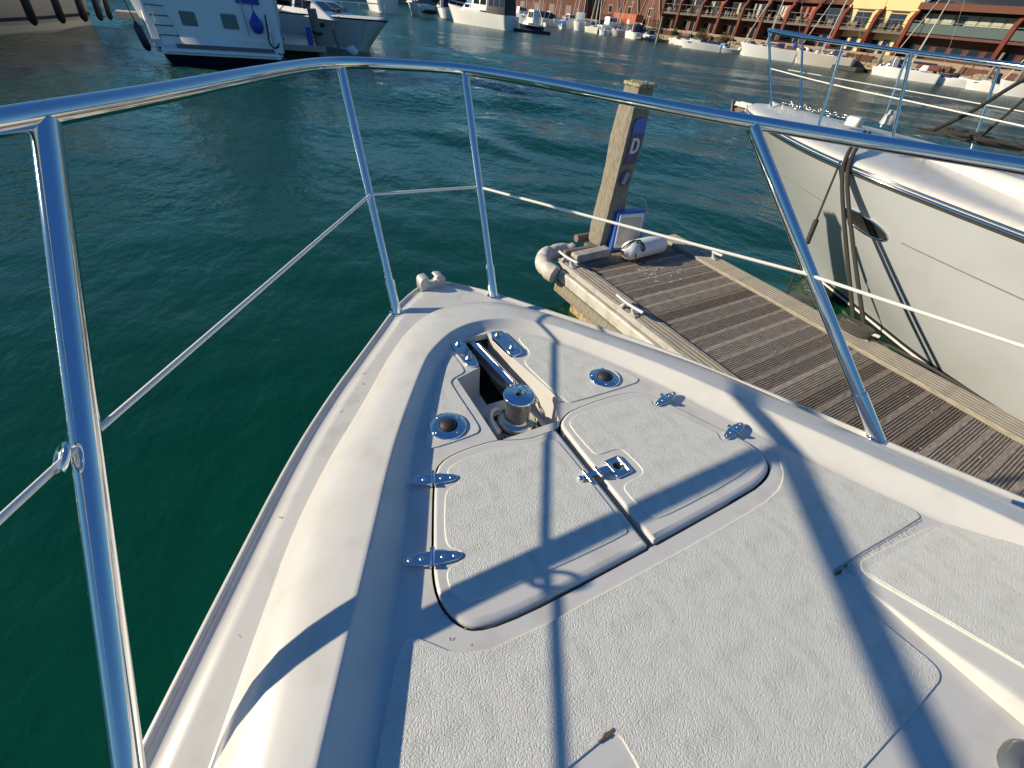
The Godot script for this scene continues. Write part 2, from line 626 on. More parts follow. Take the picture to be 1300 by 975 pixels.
func own_boat():
	var t := thing("motor_boat", "white motor boat whose foredeck and steel bow rail fill the view", "motor boat", Vector3(0.4769, 1.7032, 0.0567) - Vector3(-0.0015, 0.99903, -0.04408) * FLOOR)
	t.basis = Basis(Vector3(0.99875, 0.00369, 0.04978), Vector3(-0.0015, 0.99903, -0.04408), Vector3(-0.0499, 0.04395, 0.99779)).orthonormalized()
	var up := Transform3D(Basis(), Vector3(0, FLOOR, 0))
	# ---- long curves of the deck moulding, stem to stern
	var edge := half([1.587, 0.0, 1.575, 0.04, 1.545, 0.09, 1.49, 0.145, 1.42, 0.21, 1.3, 0.293, 1.15, 0.40, 1.0, 0.508, 0.8, 0.632, 0.5, 0.782, 0.33, 0.865, 0.16, 0.945, 0.0, 1.025, -0.3, 1.165, -1.0, 1.42, -2.0, 1.6, -4.0, 1.68], -0.078, -0.078)
	var crease := half([1.318, 0.0, 1.307, 0.08, 1.275, 0.15, 1.2, 0.228, 1.08, 0.322, 0.88, 0.447, 0.75, 0.54, 0.59, 0.635, 0.43, 0.70, 0.243, 0.775, 0.0, 0.875, -0.3, 0.99, -1.0, 1.2, -2.0, 1.38, -4.0, 1.45], -0.078, -0.074)
	var crest := half([1.066, 0.0, 1.058, 0.06, 1.03, 0.125, 0.96, 0.205, 0.91, 0.242, 0.75, 0.336, 0.61, 0.412, 0.43, 0.493, 0.285, 0.56, 0.12, 0.635, -0.11, 0.74, -0.5, 0.88, -1.0, 1.02, -2.0, 1.15, -4.0, 1.2], 0.023, 0.045)
	var foot := half([1.032, 0.0, 1.022, 0.06, 0.99, 0.115, 0.92, 0.188, 0.82, 0.252, 0.74, 0.30, 0.616, 0.362, 0.56, 0.385, 0.384, 0.452, 0.28, 0.50, 0.12, 0.563, 0.0, 0.62, -0.144, 0.70, -0.5, 0.84, -1.0, 0.97, -2.0, 1.1, -4.0, 1.15], 0.0, 0.0)
	var water_half := half([1.05, 0.0, 0.95, 0.08, 0.7, 0.23, 0.3, 0.43, 0.0, 0.57, -0.5, 0.79, -1.0, 0.98, -2.0, 1.22, -4.0, 1.42], -1.75, -1.75)
	var b := MB.new()
	var under := inset(edge, 0.012, -0.135)
	b.grid([both(inset(water_half, 0.05, -1.95)), both(water_half), both(blend(water_half, under, 0.5, 0.6)), both(blend(water_half, under, 0.86, 0.92)), both(under)])
	obj("hull", b, M.gelcoat, t)
	b = MB.new()
	b.grid([both(under), both(inset(edge, -0.007, -0.128)), both(inset(edge, -0.011, -0.115)), both(inset(edge, -0.007, -0.102)), both(inset(edge, 0.002, -0.1))])
	obj("rub_rail", b, M.worn_steel, t)
	b = MB.new()
	b.grid([both(inset(edge, 0.006, -0.1)), both(inset(edge, 0.0, -0.096)), both(inset(edge, 0.0, -0.083)), both(inset(edge, 0.004, -0.079)), both(inset(edge, 0.013, -0.079)), both(inset(edge, 0.0145, -0.085)), both(inset(edge, 0.0175, -0.085)), both(inset(edge, 0.019, -0.079))])
	obj("toe_rail", b, M.gelcoat, t)
	b = MB.new()
	var inner := inset(edge, 0.066, -0.0755)
	b.grid([both(inset(edge, 0.019, -0.079)), both(inset(edge, 0.024, -0.083)), both(inset(edge, 0.036, -0.0835)), both(inset(edge, 0.05, -0.079)), both(inset(edge, 0.058, -0.0762)), both(inner), both(blend(inner, crease, 0.5, 0.5)), both(blend(inner, crease, 0.9, 0.9)), both(crease), both(blend(crease, crest, 0.03, 0.09)), both(blend(crease, crest, 0.08, 0.28)), both(blend(crease, crest, 0.16, 0.48)), both(blend(crease, crest, 0.28, 0.67)), both(blend(crease, crest, 0.45, 0.82)), both(blend(crease, crest, 0.65, 0.91)), both(blend(crease, crest, 0.85, 0.967)), both(blend(crease, crest, 0.965, 0.992)), both(blend(crest, foot, 0.0, 0.0)), both(blend(crest, foot, 0.06, 0.03)), both(blend(crest, foot, 0.13, 0.12)), both(blend(crest, foot, 0.5, 0.56)), both(blend(crest, foot, 0.80, 0.88)), both(blend(crest, foot, 0.92, 0.975)), both(foot)])
	obj("deck_moulding", b, M.gelcoat, t)
	# ---- lids, the locker and what is cut out of the deck for them
	var port_lid := soften(outline([-0.168, 0.580, -0.240, 0.583, -0.295, 0.576, -0.326, 0.556, -0.346, 0.510, -0.366, 0.455, -0.404, 0.345, -0.411, 0.312, -0.411, 0.283, -0.404, 0.257, -0.392, 0.237, -0.374, 0.222, -0.33, 0.212, -0.235, 0.207, -0.018, 0.2075, -0.008, 0.2075, -0.008, 0.217, -0.013, 0.535, -0.015, 0.548, -0.028, 0.551, -0.060, 0.549, -0.092, 0.551, -0.135, 0.566]), 1)
	var star_lid := soften(outline([0.004, 0.545, 0.012, 0.566, 0.037, 0.583, 0.066, 0.593, 0.168, 0.598, 0.252, 0.592, 0.288, 0.580, 0.308, 0.558, 0.328, 0.522, 0.398, 0.368, 0.420, 0.32, 0.425, 0.292, 0.422, 0.265, 0.412, 0.245, 0.394, 0.230, 0.362, 0.219, 0.304, 0.211, 0.016, 0.2075, 0.007, 0.2075, 0.007, 0.217]), 1)
	var well := outline([-0.161, 0.578, -0.164, 0.699, -0.168, 0.837, -0.086, 0.862, -0.083, 1.016, 0.008, 1.018, 0.027, 0.867, 0.061, 0.655, 0.055, 0.636, 0.037, 0.624, 0.026, 0.606, 0.02, 0.578])
	var gap: PackedVector2Array = Geometry2D.offset_polygon(Geometry2D.merge_polygons(Geometry2D.offset_polygon(port_lid, 0.02, Geometry2D.JOIN_ROUND)[0], Geometry2D.offset_polygon(star_lid, 0.02, Geometry2D.JOIN_ROUND)[0])[0], -0.0152, Geometry2D.JOIN_ROUND)[0]
	var opening: PackedVector2Array = Geometry2D.merge_polygons(gap, well)[0]
	b = MB.new()
	for s in [-1.0, 1.0]:
		var side := PackedVector2Array()
		for q in foot:
			side.append(Vector2(q.x * s, -q.z))
		side.append(Vector2(0, -4.0))
		for piece in Geometry2D.clip_polygons(side, opening):
			b.flat_face(piece, 0.0, up)
	obj("foredeck_floor", b, M.gelcoat, t)
	b = MB.new()
	var rows := [PackedVector3Array(), PackedVector3Array(), PackedVector3Array()]
	for q in gap:
		rows[0].append(bp(q.x, q.y, -0.05))
		rows[1].append(bp(q.x, q.y, -0.003))
		rows[2].append(bp(q.x, q.y, 0.0005))
	b.grid(rows, true)
	b.flat_face(gap, -0.05, up)
	obj("lid_gutter", b, M.gasket, t)
	b = MB.new()
	rows = [PackedVector3Array(), PackedVector3Array(), PackedVector3Array()]
	for q in well:
		rows[0].append(bp(q.x, q.y, -0.165))
		rows[1].append(bp(q.x, q.y, -0.004))
		rows[2].append(bp(q.x, q.y, 0.0))
	b.grid(rows, true, true)
	var low := Geometry2D.clip_polygons(well, outline([-0.079, 0.82, 0.02, 0.82, 0.03, 1.1, -0.079, 1.1]))
	for piece in low:
		b.flat_face(piece, -0.121, up)
	obj("windlass_well", b, M.gelcoat, t)
	b = MB.new()
	b.box(bp(-0.03, 0.93, -0.205), Vector3(0.11, 0.01, 0.24))
	b.box(bp(-0.03, 1.014, -0.105), Vector3(0.11, 0.17, 0.006))
	obj("hawse_slot", b, M.dark_gap, t)
	# lids
	var lids := [port_lid, star_lid]
	for k in 2:
		b = MB.new()
		b.slab(lids[k], -0.035, 0.008, 0.0065, up, Vector2(0, -1.3))
		var lid := obj("locker_lid", b, M.gelcoat, t, ["locker lid on the port side with two long strap hinges", "locker lid on the starboard side with the square latch plate"][k])
		var pad := soften(outline([-0.168, 0.552, -0.238, 0.556, -0.285, 0.552, -0.307, 0.54, -0.309, 0.526, -0.297, 0.512, -0.293, 0.504, -0.303, 0.497, -0.32, 0.495, -0.333, 0.480, -0.346, 0.449, -0.366, 0.392, -0.366, 0.368, -0.350, 0.356, -0.347, 0.344, -0.356, 0.335, -0.376, 0.333, -0.387, 0.325, -0.391, 0.303, -0.387, 0.282, -0.375, 0.264, -0.355, 0.257, -0.19, 0.247, -0.035, 0.244, -0.024, 0.252, -0.028, 0.505, -0.036, 0.522, -0.056, 0.527, -0.10, 0.533]), 1)
		if k == 1:
			pad = soften(outline([0.024, 0.542, 0.034, 0.56, 0.056, 0.569, 0.087, 0.573, 0.25, 0.562, 0.28, 0.552, 0.293, 0.534, 0.285, 0.518, 0.29, 0.503, 0.309, 0.497, 0.318, 0.485, 0.365, 0.385, 0.37, 0.366, 0.359, 0.350, 0.366, 0.336, 0.392, 0.331, 0.405, 0.318, 0.408, 0.3, 0.403, 0.275, 0.385, 0.257, 0.277, 0.243, 0.08, 0.241, 0.045, 0.246, 0.034, 0.27, 0.028, 0.325, 0.034, 0.339, 0.050, 0.346, 0.090, 0.346, 0.102, 0.352, 0.107, 0.365, 0.102, 0.42, 0.094, 0.432, 0.046, 0.434, 0.033, 0.438, 0.026, 0.450]), 1)
		b = MB.new()
		b.slab(pad, 0.0065, 0.0098, 0.0022, up)
		obj("nonskid_panel", b, M.nonskid, lid)
		for h in ([[-0.343, 0.528, -0.32, 0.105], [-0.400, 0.361, -0.32, 0.108]] if k == 0 else [[0.335, 0.522, 0.20, 0.092], [0.417, 0.355, 0.20, 0.094]]):
			hinge(lid, h[0], h[1], h[2], h[3])
	latch(t)
	# ---- moulded grip panels on the floor
	var panels := []
	var pad_p := outline([-0.156, 0.946, -0.232, 0.827, -0.288, 0.722, -0.328, 0.637, -0.326, 0.622, -0.293, 0.617, -0.203, 0.619, -0.187, 0.628, -0.184, 0.652, -0.192, 0.815, -0.186, 0.835, -0.165, 0.846, -0.143, 0.852, -0.133, 0.865, -0.137, 0.945, -0.145, 0.954])
	panels.append([soften(pad_p, 1), "grip panel to port round the deck filler"])
	panels.append([soften(outline([0.094, 0.955, 0.087, 0.935, 0.092, 0.878, 0.077, 0.853, 0.050, 0.839, 0.046, 0.800, 0.070, 0.632, 0.086, 0.621, 0.304, 0.616, 0.328, 0.625, 0.331, 0.637, 0.299, 0.706, 0.183, 0.893, 0.125, 0.955, 0.105, 0.962]), 1), "grip panel to starboard round the deck filler"])
	var m := [0.0, 0.173, 0.212, 0.173, 0.347, 0.178, 0.415, 0.202, 0.454, 0.242, 0.472, 0.258, 0.487, 0.255, 0.51, 0.225, 0.60, 0.045, 0.615, 0.015, 0.612, 0.0, 0.599, -0.005, 0.31, 0.013, 0.291, 0.010, 0.284, -0.004, 0.286, -0.08, 0.292, -0.122, 0.298, -0.158, 0.292, -0.174, 0.268, -0.18, 0.0, -0.18]
	var main := outline(m)
	for i in range(m.size() - 4, 2, -2):
		main.append(Vector2(-m[i] * (0.845 if m[i + 1] < 0.014 and m[i] < 0.32 else 1.0), m[i + 1]))
	panels.append([soften(main, 1), "broad grip panel abaft the locker lids"])
	for q in panels:
		b = MB.new()
		b.slab(q[0], -0.001, 0.0026, 0.0018, up)
		obj("nonskid_panel", b, M.nonskid, t, q[1])
	for s in [-1.0, 1.0]:
		b = MB.new()
		var r3 := [PackedVector3Array(), PackedVector3Array(), PackedVector3Array(), PackedVector3Array(), PackedVector3Array()]
		for i in 34:
			var f := -0.034 - 0.1 * i - 0.002 * i * i * 0.1
			var h := ramp(Vector2(0, f))
			var x := 0.322 + 0.06 * smoothstep(-0.03, -0.9, f)
			r3[0].append(bp(s * x, f, -0.002))
			r3[1].append(bp(s * (x + h * 0.25), f, h * 0.86))
			r3[2].append(bp(s * (x + h * 0.34 + 0.004), f, h * 0.97))
			r3[3].append(bp(s * (x + h * 0.42 + 0.012), f, h + 0.0004))
			r3[4].append(bp(s * (1.0 if f < -0.5 else 0.74 + (-f) * 0.3), f, h + 0.0004))
		if s < 0:
			r3.reverse()
		b.grid(r3)
		obj("side_deck", b, M.gelcoat, t)
		var aft := outline([0.362, -0.004, 0.375, -0.001, 0.492, -0.013, 0.590, -0.024, 0.617, -0.032, 0.64, -0.05, 0.735, -0.15, 0.80, -0.3, 0.90, -0.7, 0.94, -1.2, 0.55, -1.2, 0.50, -0.6, 0.412, -0.25, 0.352, -0.035, 0.350, -0.016])
		aft = soften(aft, 1)
		b = MB.new()
		b.slab(aft if s > 0 else mirror(aft), 0.0, 0.003, 0.0018, up, Vector2.ZERO, true)
		obj("nonskid_panel", b, M.nonskid, t, "raised grip panel on the starboard side deck" if s > 0 else "raised grip panel on the port side deck")
	# a smoked deck hatch further aft, scuffs and a patch of dirt
	b = MB.new()
	var hatch := soften(outline([0.225, -0.29, 0.232, -0.272, 0.25, -0.262, 0.285, -0.262, 0.30, -0.27, 0.312, -0.62, 0.22, -0.62]), 1)
	b.slab(hatch, 0.0, 0.02, 0.012, up)
	obj("deck_light", b, M.smoked, t)
	rng.seed = 5
	for q in [[-0.254, 0.0135, 0.009, "dirt"], [-0.268, 0.013, 0.006, "dirt"], [0.304, 0.004, 0.008, "dirt"], [0.33, 0.006, 0.005, "dirt"]]:
		b = MB.new()
		var blob := PackedVector2Array()
		for i in 9:
			blob.append(Vector2(q[0], q[1]) + Vector2(cos(TAU * i / 9) * 1.3, sin(TAU * i / 9) * 0.45) * q[2] * rng.randf_range(0.4, 1.1))
		b.slab(blob, 0.0, 0.0036, 0.0005, up)
		obj("dirt_patch", b, M[q[3]], t)
	b = MB.new()
	for i in 26:
		var sx: float = -1.0 if rng.randf() < 0.6 else 1.0
		var f := rng.randf_range(-0.1, 1.3)
		var k: int = rng.randi_range(8, 46)
		var q := crease[k].lerp(edge[k], rng.randf_range(0.15, 0.5))
		b.slab(rounded_rect(rng.randf_range(0.003, 0.012), 0.0025, 0.001, 1), -0.001, 0.0007, 0.0, Transform3D(Basis(Vector3.UP, rng.randf() * 3), Vector3(q.x * sx, -0.0755 + FLOOR, q.z)))
	for i in 16:
		b.slab(rounded_rect(rng.randf_range(0.003, 0.009), 0.0022, 0.001, 1), 0.0, 0.0007, 0.0, Transform3D(Basis(Vector3.UP, rng.randf() * 3), bp(rng.randf_range(-0.42, -0.36) if i % 2 else rng.randf_range(0.40, 0.5), rng.randf_range(0.2, 0.3))))
	for i in 34:
		b.slab(rounded_rect(rng.randf_range(0.0015, 0.004), rng.randf_range(0.006, 0.022), 0.0007, 1), 0.0, 0.0009, 0.0, Transform3D(Basis(Vector3.UP, rng.randf_range(-0.5, 0.5)), bp(lerpf(0.32, 0.60, i / 33.0), rng.randf_range(-0.014, 0.008))))
	for i in 30:
		b.slab(rounded_rect(rng.randf_range(0.008, 0.02), rng.randf_range(0.0012, 0.003), 0.0005, 1), 0.0, 0.0012, 0.0, Transform3D(Basis(Vector3.UP, 0.06), bp(lerpf(0.30, 0.60, i / 29.0), lerpf(0.0105, -0.007, i / 29.0))))
	obj("scuff_marks", b, M.scuff, t).set_meta("kind", "stuff")
	# ---- stainless plates beside the anchor slot, each with two bolts
	for q in [[[-0.127, 1.000, -0.118, 1.010, -0.105, 1.012, -0.085, 1.012, -0.083, 0.872, -0.096, 0.864, -0.118, 0.872, -0.125, 0.885], [-0.105, 0.985, -0.103, 0.905]], [[0.006, 1.014, 0.05, 1.010, 0.060, 1.0, 0.068, 0.890, 0.062, 0.872, 0.05, 0.867, 0.027, 0.867, 0.022, 0.877], [0.032, 0.985, 0.044, 0.905]]]:
		b = MB.new()
		b.slab(soften(outline(q[0]), 1), -0.002, 0.009, 0.003, up)
		var plate := obj("bow_plate", b, M.steel, t)
		for i in 2:
			b = MB.new()
			b.lathe(bp(q[1][i * 2], q[1][i * 2 + 1], 0.009), [[0.0115, 0.0], [0.0115, 0.002], [0.0075, 0.0025], [0.0075, 0.008], [0.005, 0.0098], [0.0, 0.0102]], 14)
			obj("bolt", b, M.worn_steel, plate)
	b = MB.new()
	b.bar(bp(-0.052, 1.005, -0.03), bp(-0.012, 0.80, -0.055), 0.018, 0.04)
	b.bar(bp(-0.012, 0.80, -0.055), bp(-0.004, 0.772, -0.052), 0.013, 0.03)
	obj("anchor_shank", b, M.steel, t)
	b = MB.new()
	b.tube(path([bp(-0.036, 0.99, -0.012), bp(-0.015, 0.88, -0.028), bp(0.0, 0.80, -0.036), bp(0.004, 0.775, -0.04)]), 0.006, 8)
	obj("anchor_shank_edge", b, M.worn_steel, t)
	windlass(t)
	for q in [[-0.256, 0.671, 0.4, "deck filler on the port grip panel"], [0.236, 0.675, 1.1, "deck filler on the starboard grip panel"]]:
		b = MB.new()
		b.lathe(bp(q[0], q[1], 0.0), [[0.047, 0.0], [0.047, 0.004], [0.0445, 0.0075], [0.028, 0.009], [0.0235, 0.0085], [0.022, 0.002]], 36)
		var filler := obj("deck_filler", b, M.steel, t, q[3])
		for i in 4:
			b = MB.new()
			var a: float = q[2] + TAU * i / 4
			b.lathe(bp(q[0] + cos(a) * 0.036, q[1] + sin(a) * 0.036, 0.0078), [[0.0042, 0.0], [0.0036, 0.0012], [0.0012, 0.0016], [0.0, 0.001]], 10)
			obj("screw", b, M.worn_steel, filler)
		b = MB.new()
		b.lathe(bp(q[0], q[1], 0.002), [[0.0225, 0.0], [0.022, 0.006], [0.018, 0.012], [0.010, 0.0155], [0.0, 0.0165]], 24)
		obj("cap", b, M.rubber, filler)
	# ---- open fairlead on the stem head
	b = MB.new()
	var arch := PackedVector2Array([Vector2(-0.055, 0.0), Vector2(0.055, 0.0), Vector2(0.055, 0.038), Vector2(0.051, 0.048), Vector2(0.043, 0.054), Vector2(0.022, 0.056), Vector2(0.013, 0.050)])
	for i in 11:
		var a := 0.75 - (PI + 1.5) * i / 10.0
		arch.append(Vector2(cos(a) * 0.025, 0.034 + sin(a) * 0.015))
	arch.append_array([Vector2(-0.014, 0.050), Vector2(-0.022, 0.056), Vector2(-0.043, 0.054), Vector2(-0.051, 0.048), Vector2(-0.055, 0.038)])
	b.slab(arch, -0.026, 0.026, 0.003, Transform3D(Basis(Vector3(1, 0, -0.06), Vector3(0.06, 0, 1), Vector3(0, -1, 0)), bp(-0.015, 1.535, -0.079)))
	obj("fairlead", b, M.alloy, t)
	# ---- cleat on the side deck aft
	b = MB.new()
	b.tube(path([bp(0.972, -0.085, -0.06), bp(0.985, -0.13, -0.045), bp(1.005, -0.20, -0.043), bp(1.03, -0.28, -0.06)]), 0.0105, 10)
	b.lathe(bp(0.988, -0.14, -0.08), [[0.013, 0.0], [0.009, 0.02], [0.010, 0.034]], 12)
	b.lathe(bp(1.008, -0.215, -0.08), [[0.013, 0.0], [0.009, 0.02], [0.010, 0.034]], 12)
	obj("deck_cleat", b, M.steel, t)
	bow_rail(t)

func hinge(parent: Node, x: float, f: float, turn: float, length: float):
	var xf := Transform3D(Basis(Vector3.UP, turn), bp(x, f, 0.0075))
	var b := MB.new()
	for s in [-1.0, 1.0]:
		var l := length / 2
		var leaf := PackedVector2Array([Vector2(s * 0.003, -0.0135), Vector2(s * l * 0.35, -0.0125), Vector2(s * l * 0.82, -0.0085), Vector2(s * l * 0.95, -0.0055), Vector2(s * l, 0.0), Vector2(s * l * 0.95, 0.0055), Vector2(s * l * 0.82, 0.0085), Vector2(s * l * 0.35, 0.0125), Vector2(s * 0.003, 0.0135)])
		b.slab(leaf, 0.001, 0.0062, 0.0016, xf)
		for k in [0.36, 0.76]:
			var sb := MB.new()
			sb.lathe(xf * Vector3(s * l * k, 0.0058, 0), [[0.005, 0.0], [0.0042, 0.0016], [0.0018, 0.0021], [0.0, 0.0006]], 10)
			obj("screw", sb, M.brushed, parent)
	b.tube(PackedVector3Array([xf * Vector3(0, 0.0065, -0.0145), xf * Vector3(0, 0.0065, 0.0145)]), 0.0043, 10)
	for s in [-1.0, 1.0]:
		b.tube(PackedVector3Array([xf * Vector3(0.0, 0.0065, s * 0.0144), xf * Vector3(0.0, 0.0065, s * 0.0185)]), 0.0052, 10)
	obj("hinge", b, M.steel, parent)

func latch(t: Node3D):
	var xf := Transform3D(Basis(Vector3.UP, 0.02), bp(0.056, 0.388, 0.0085))
	var b := MB.new()
	b.slab(rounded_rect(0.05, 0.054, 0.007), 0.0, 0.0045, 0.0018, xf)
	var plate := obj("latch_plate", b, M.steel, t)
	b = MB.new()
	b.torus(xf * Vector3(-0.002, 0.005, 0), 0.0125, 0.003)
	b.tube(PackedVector3Array([xf * Vector3(0.016, 0.006, 0.02), xf * Vector3(0.016, 0.006, -0.02)]), 0.0022, 8)
	for q in [[-0.019, -0.021], [0.019, -0.021], [-0.019, 0.021], [0.019, 0.021]]:
		b.lathe(xf * Vector3(q[0], 0.0042, q[1]), [[0.0034, 0.0], [0.003, 0.0012], [0.0, 0.0016]], 10)
	obj("latch_ring", b, M.worn_steel, plate)
	b = MB.new()
	b.lathe(xf * Vector3(-0.002, 0.0046, 0), [[0.0105, 0.0004], [0.006, 0.0008], [0.0, 0.0008]], 16)
	obj("latch_hole", b, M.dark_gap, plate)
	b = MB.new()
	var a := xf * Vector3(-0.022, 0.008, 0.0)
	var c := bp(-0.044, 0.394, 0.013)
	b.bar(a, a.lerp(c, 0.45), 0.017, 0.007)
	b.bar(a.lerp(c, 0.42), a.lerp(c, 0.9), 0.012, 0.009)
	b.tube(PackedVector3Array([a + Vector3(0, 0.002, -0.014), a + Vector3(0, 0.002, 0.014)]), 0.005, 10)
	b.tube(PackedVector3Array([a.lerp(c, 0.44) + Vector3(0, 0.003, -0.013), a.lerp(c, 0.44) + Vector3(0, 0.003, 0.013)]), 0.0055, 10)
	b.tube(PackedVector3Array([a.lerp(c, 0.86) + Vector3(0.004, 0.002, -0.015), a.lerp(c, 0.86) + Vector3(0.004, 0.002, 0.017)]), 0.0045, 10)
	b.lathe(c + Vector3(0, -0.004, 0), [[0.008, 0.0], [0.008, 0.007], [0.005, 0.010], [0.0, 0.011]], 12)
	obj("hasp", b, M.steel, plate)

func windlass(t: Node3D):
	var o := bp(-0.05, 0.683, -0.121)
	var sq := Basis(Vector3(1, 0, 0), Vector3(0, 0.815, 0), Vector3(0, 0, 1))
	var b := MB.new()
	b.lathe(o, [[0.082, 0.0], [0.082, 0.008], [0.078, 0.013], [0.0, 0.013]], 36, sq)
	var w := obj("windlass", b, M.rubber, t)
	b = MB.new()
	b.lathe(o, [[0.062, 0.012], [0.062, 0.022], [0.056, 0.028], [0.042, 0.036], [0.042, 0.044], [0.054, 0.05], [0.056, 0.056]], 32, sq)
	obj("chain_wheel", b, M.worn_steel, w)
	b = MB.new()
	b.lathe(o, [[0.054, 0.054], [0.0545, 0.062], [0.050, 0.070], [0.0425, 0.076], [0.0345, 0.080], [0.035, 0.084]], 40, sq)
	obj("drum_flange", b, M.worn_steel, w)
	b = MB.new()
	b.lathe(o, [[0.035, 0.084], [0.0345, 0.10], [0.0345, 0.145], [0.036, 0.156], [0.038, 0.164], [0.0425, 0.170]], 40, sq)
	obj("drum", b, M.brushed, w)
	b = MB.new()
	b.lathe(o, [[0.0425, 0.170], [0.0435, 0.176], [0.043, 0.1815], [0.040, 0.1838], [0.014, 0.1838], [0.0125, 0.185], [0.0105, 0.185], [0.0098, 0.178]], 40, sq)
	obj("drum_cap", b, M.steel, w)
	b = MB.new()
	b.lathe(o, [[0.0102, 0.1795], [0.0, 0.1795]], 16, sq)
	obj("handle_socket", b, M.dark_gap, w)
	b = MB.new()
	b.bar(o + Vector3(-0.07, 0.035, 0.03), o + Vector3(-0.07, 0.035, -0.045), 0.016, 0.05)
	b.tube(path([o + Vector3(-0.074, 0.052, 0.035), o + Vector3(-0.076, 0.056, -0.01), o + Vector3(-0.06, 0.056, -0.052), o + Vector3(-0.03, 0.05, -0.062)]), 0.009, 8)
	obj("chain_stripper", b, M.alloy, w)
	# chain: from the slot over the wheel and round it
	b = MB.new()
	b.torus(Vector3.ZERO, 0.0075, 0.0034, Basis(), 1.5, 12, 6)
	var link_mesh := b.mesh()
	var run := []
	for i in 5:
		run.append([bp(0.003, 0.772, -0.043).lerp(o + Vector3(0.035, 0.05, -0.05), i / 4.0), 0.0])
	for i in 13:
		var a := -1.0 + TAU * 0.68 * i / 12.0
		run.append([o + Vector3(cos(a) * 0.057, 0.033 + 0.002 * sin(i * 2.3), sin(a) * 0.057), -a + PI / 2])
	for i in run.size():
		var l := MeshInstance3D.new()
		l.name = "chain_link"
		l.mesh = link_mesh
		l.material_override = M.worn_steel
		l.transform = Transform3D(Basis(Vector3.UP, run[i][1] + (0.9 if i < 5 else 0.0)) * Basis(Vector3.RIGHT, 0.25 if i % 2 == 0 else 1.4), run[i][0])
		w.add_child(l, true)
	b = MB.new()
	b.torus(o + Vector3(0.012, 0.155, -0.02), 0.0075, 0.003, Basis(Vector3.RIGHT, 0.4), 1.5, 14, 6)
	b.torus(o + Vector3(0.018, 0.156, -0.002), 0.0075, 0.003, Basis(Vector3(1, 0, 0.6).normalized(), 1.5), 1.4, 14, 6)
	b.torus(o + Vector3(0.001, 0.155, -0.034), 0.0075, 0.003, Basis(Vector3(0, 0, 1), 1.3), 1.4, 14, 6)
	obj("shackle", b, M.steel, w)

func bow_rail(t: Node3D):
	# the top tube, from the starboard side deck round the stem to the port side deck
	var star := [bp(1.66, -2.6, 0.56), bp(1.6, -1.8, 0.57), bp(1.5, -1.1, 0.58), bp(1.3, -0.3, 0.59), bp(1.1, 0.30, 0.605), bp(0.98, 0.50, 0.608), bp(0.855, 0.685, 0.612), bp(0.735, 0.87, 0.618), bp(0.605, 1.09, 0.626), bp(0.475, 1.33, 0.637), bp(0.34, 1.575, 0.646), bp(0.245, 1.70, 0.65), bp(0.15, 1.748, 0.652), bp(0.05, 1.76, 0.652)]
	var port := [bp(-1.66, -2.6, 0.56), bp(-1.6, -1.8, 0.57), bp(-1.53, -0.8, 0.58), bp(-1.4, -0.15, 0.59), bp(-1.19, 0.28, 0.602), bp(-1.09, 0.435, 0.606), bp(-1.0, 0.565, 0.609), bp(-0.9, 0.71, 0.612), bp(-0.81, 0.845, 0.616), bp(-0.757, 0.925, 0.619), bp(-0.63, 1.125, 0.626), bp(-0.49, 1.35, 0.637), bp(-0.345, 1.577, 0.646), bp(-0.245, 1.70, 0.65), bp(-0.15, 1.748, 0.652), bp(-0.05, 1.76, 0.652)]
	var pts := star.duplicate()
	port.reverse()
	pts.append_array(port)
	var b := MB.new()
	b.tube(path(pts, 3), 0.0165, 20)
	obj("top_rail", b, M.steel, t)
	var posts := [[bp(-0.205, 1.386, -0.079), bp(-0.212, 1.718, 0.645)], [bp(0.203, 1.378, -0.079), bp(0.215, 1.715, 0.645)], [bp(0.915, 0.20, -0.079), bp(0.724, 0.86, 0.608)], [bp(-0.852, 0.185, -0.079), bp(-0.757, 0.92, 0.612)], [bp(1.5, -1.75, -0.079), bp(1.575, -1.5, 0.572)], [bp(-1.5, -1.75, -0.079), bp(-1.578, -1.5, 0.572)]]
	var says := ["bow rail post on the port side of the stem", "bow rail post on the starboard side of the stem", "raked post on the starboard side deck", "raked post on the port side deck with a wire eye", "aftmost post on the starboard side deck", "aftmost post on the port side deck"]
	for i in 6:
		b = MB.new()
		var a: Vector3 = posts[i][0]
		var c: Vector3 = posts[i][1]
		b.tube(PackedVector3Array([a.lerp(c, 0.02), a.lerp(c, 0.5), c]), 0.0148 if i < 2 else 0.0165, 18)
		var post := obj("stanchion", b, M.steel, t, says[i])
		b = MB.new()
		b.tube(PackedVector3Array([a - (c - a).normalized() * 0.01, a.lerp(c, 0.15 if i < 3 else 0.06), a.lerp(c, 0.151 if i < 3 else 0.061)]), 0.0185 if i < 2 else 0.0195, 18)
		obj("post_socket", b, M.steel, post)
		b = MB.new()
		b.lathe(a, [[0.027, -0.004], [0.027, 0.001], [0.024, 0.003], [0.0, 0.004]], 20)
		obj("base_flange", b, M.steel, post)
	b = MB.new()
	b.torus(bp(-0.815, 0.545, 0.30), 0.018, 0.0042, Basis(Vector3(0.3, 0, 1).normalized(), 0.9))
	obj("wire_eye", b, M.steel, t)
	var wires := [[bp(-0.205, 1.555, 0.30), bp(-0.812, 0.555, 0.295)], [bp(-0.205, 1.555, 0.30), bp(0.208, 1.555, 0.30)], [bp(0.208, 1.555, 0.30), bp(0.80, 0.56, 0.295)], [bp(0.80, 0.56, 0.295), bp(1.15, -0.45, 0.29), bp(1.54, -1.62, 0.28)], [bp(-0.812, 0.555, 0.295), bp(-1.27, -0.30, 0.29), bp(-1.54, -1.62, 0.28)]]
	for q in wires:
		b = MB.new()
		b.tube(PackedVector3Array(q), 0.0048, 10)
		obj("guard_wire", b, M.white_wire, t)

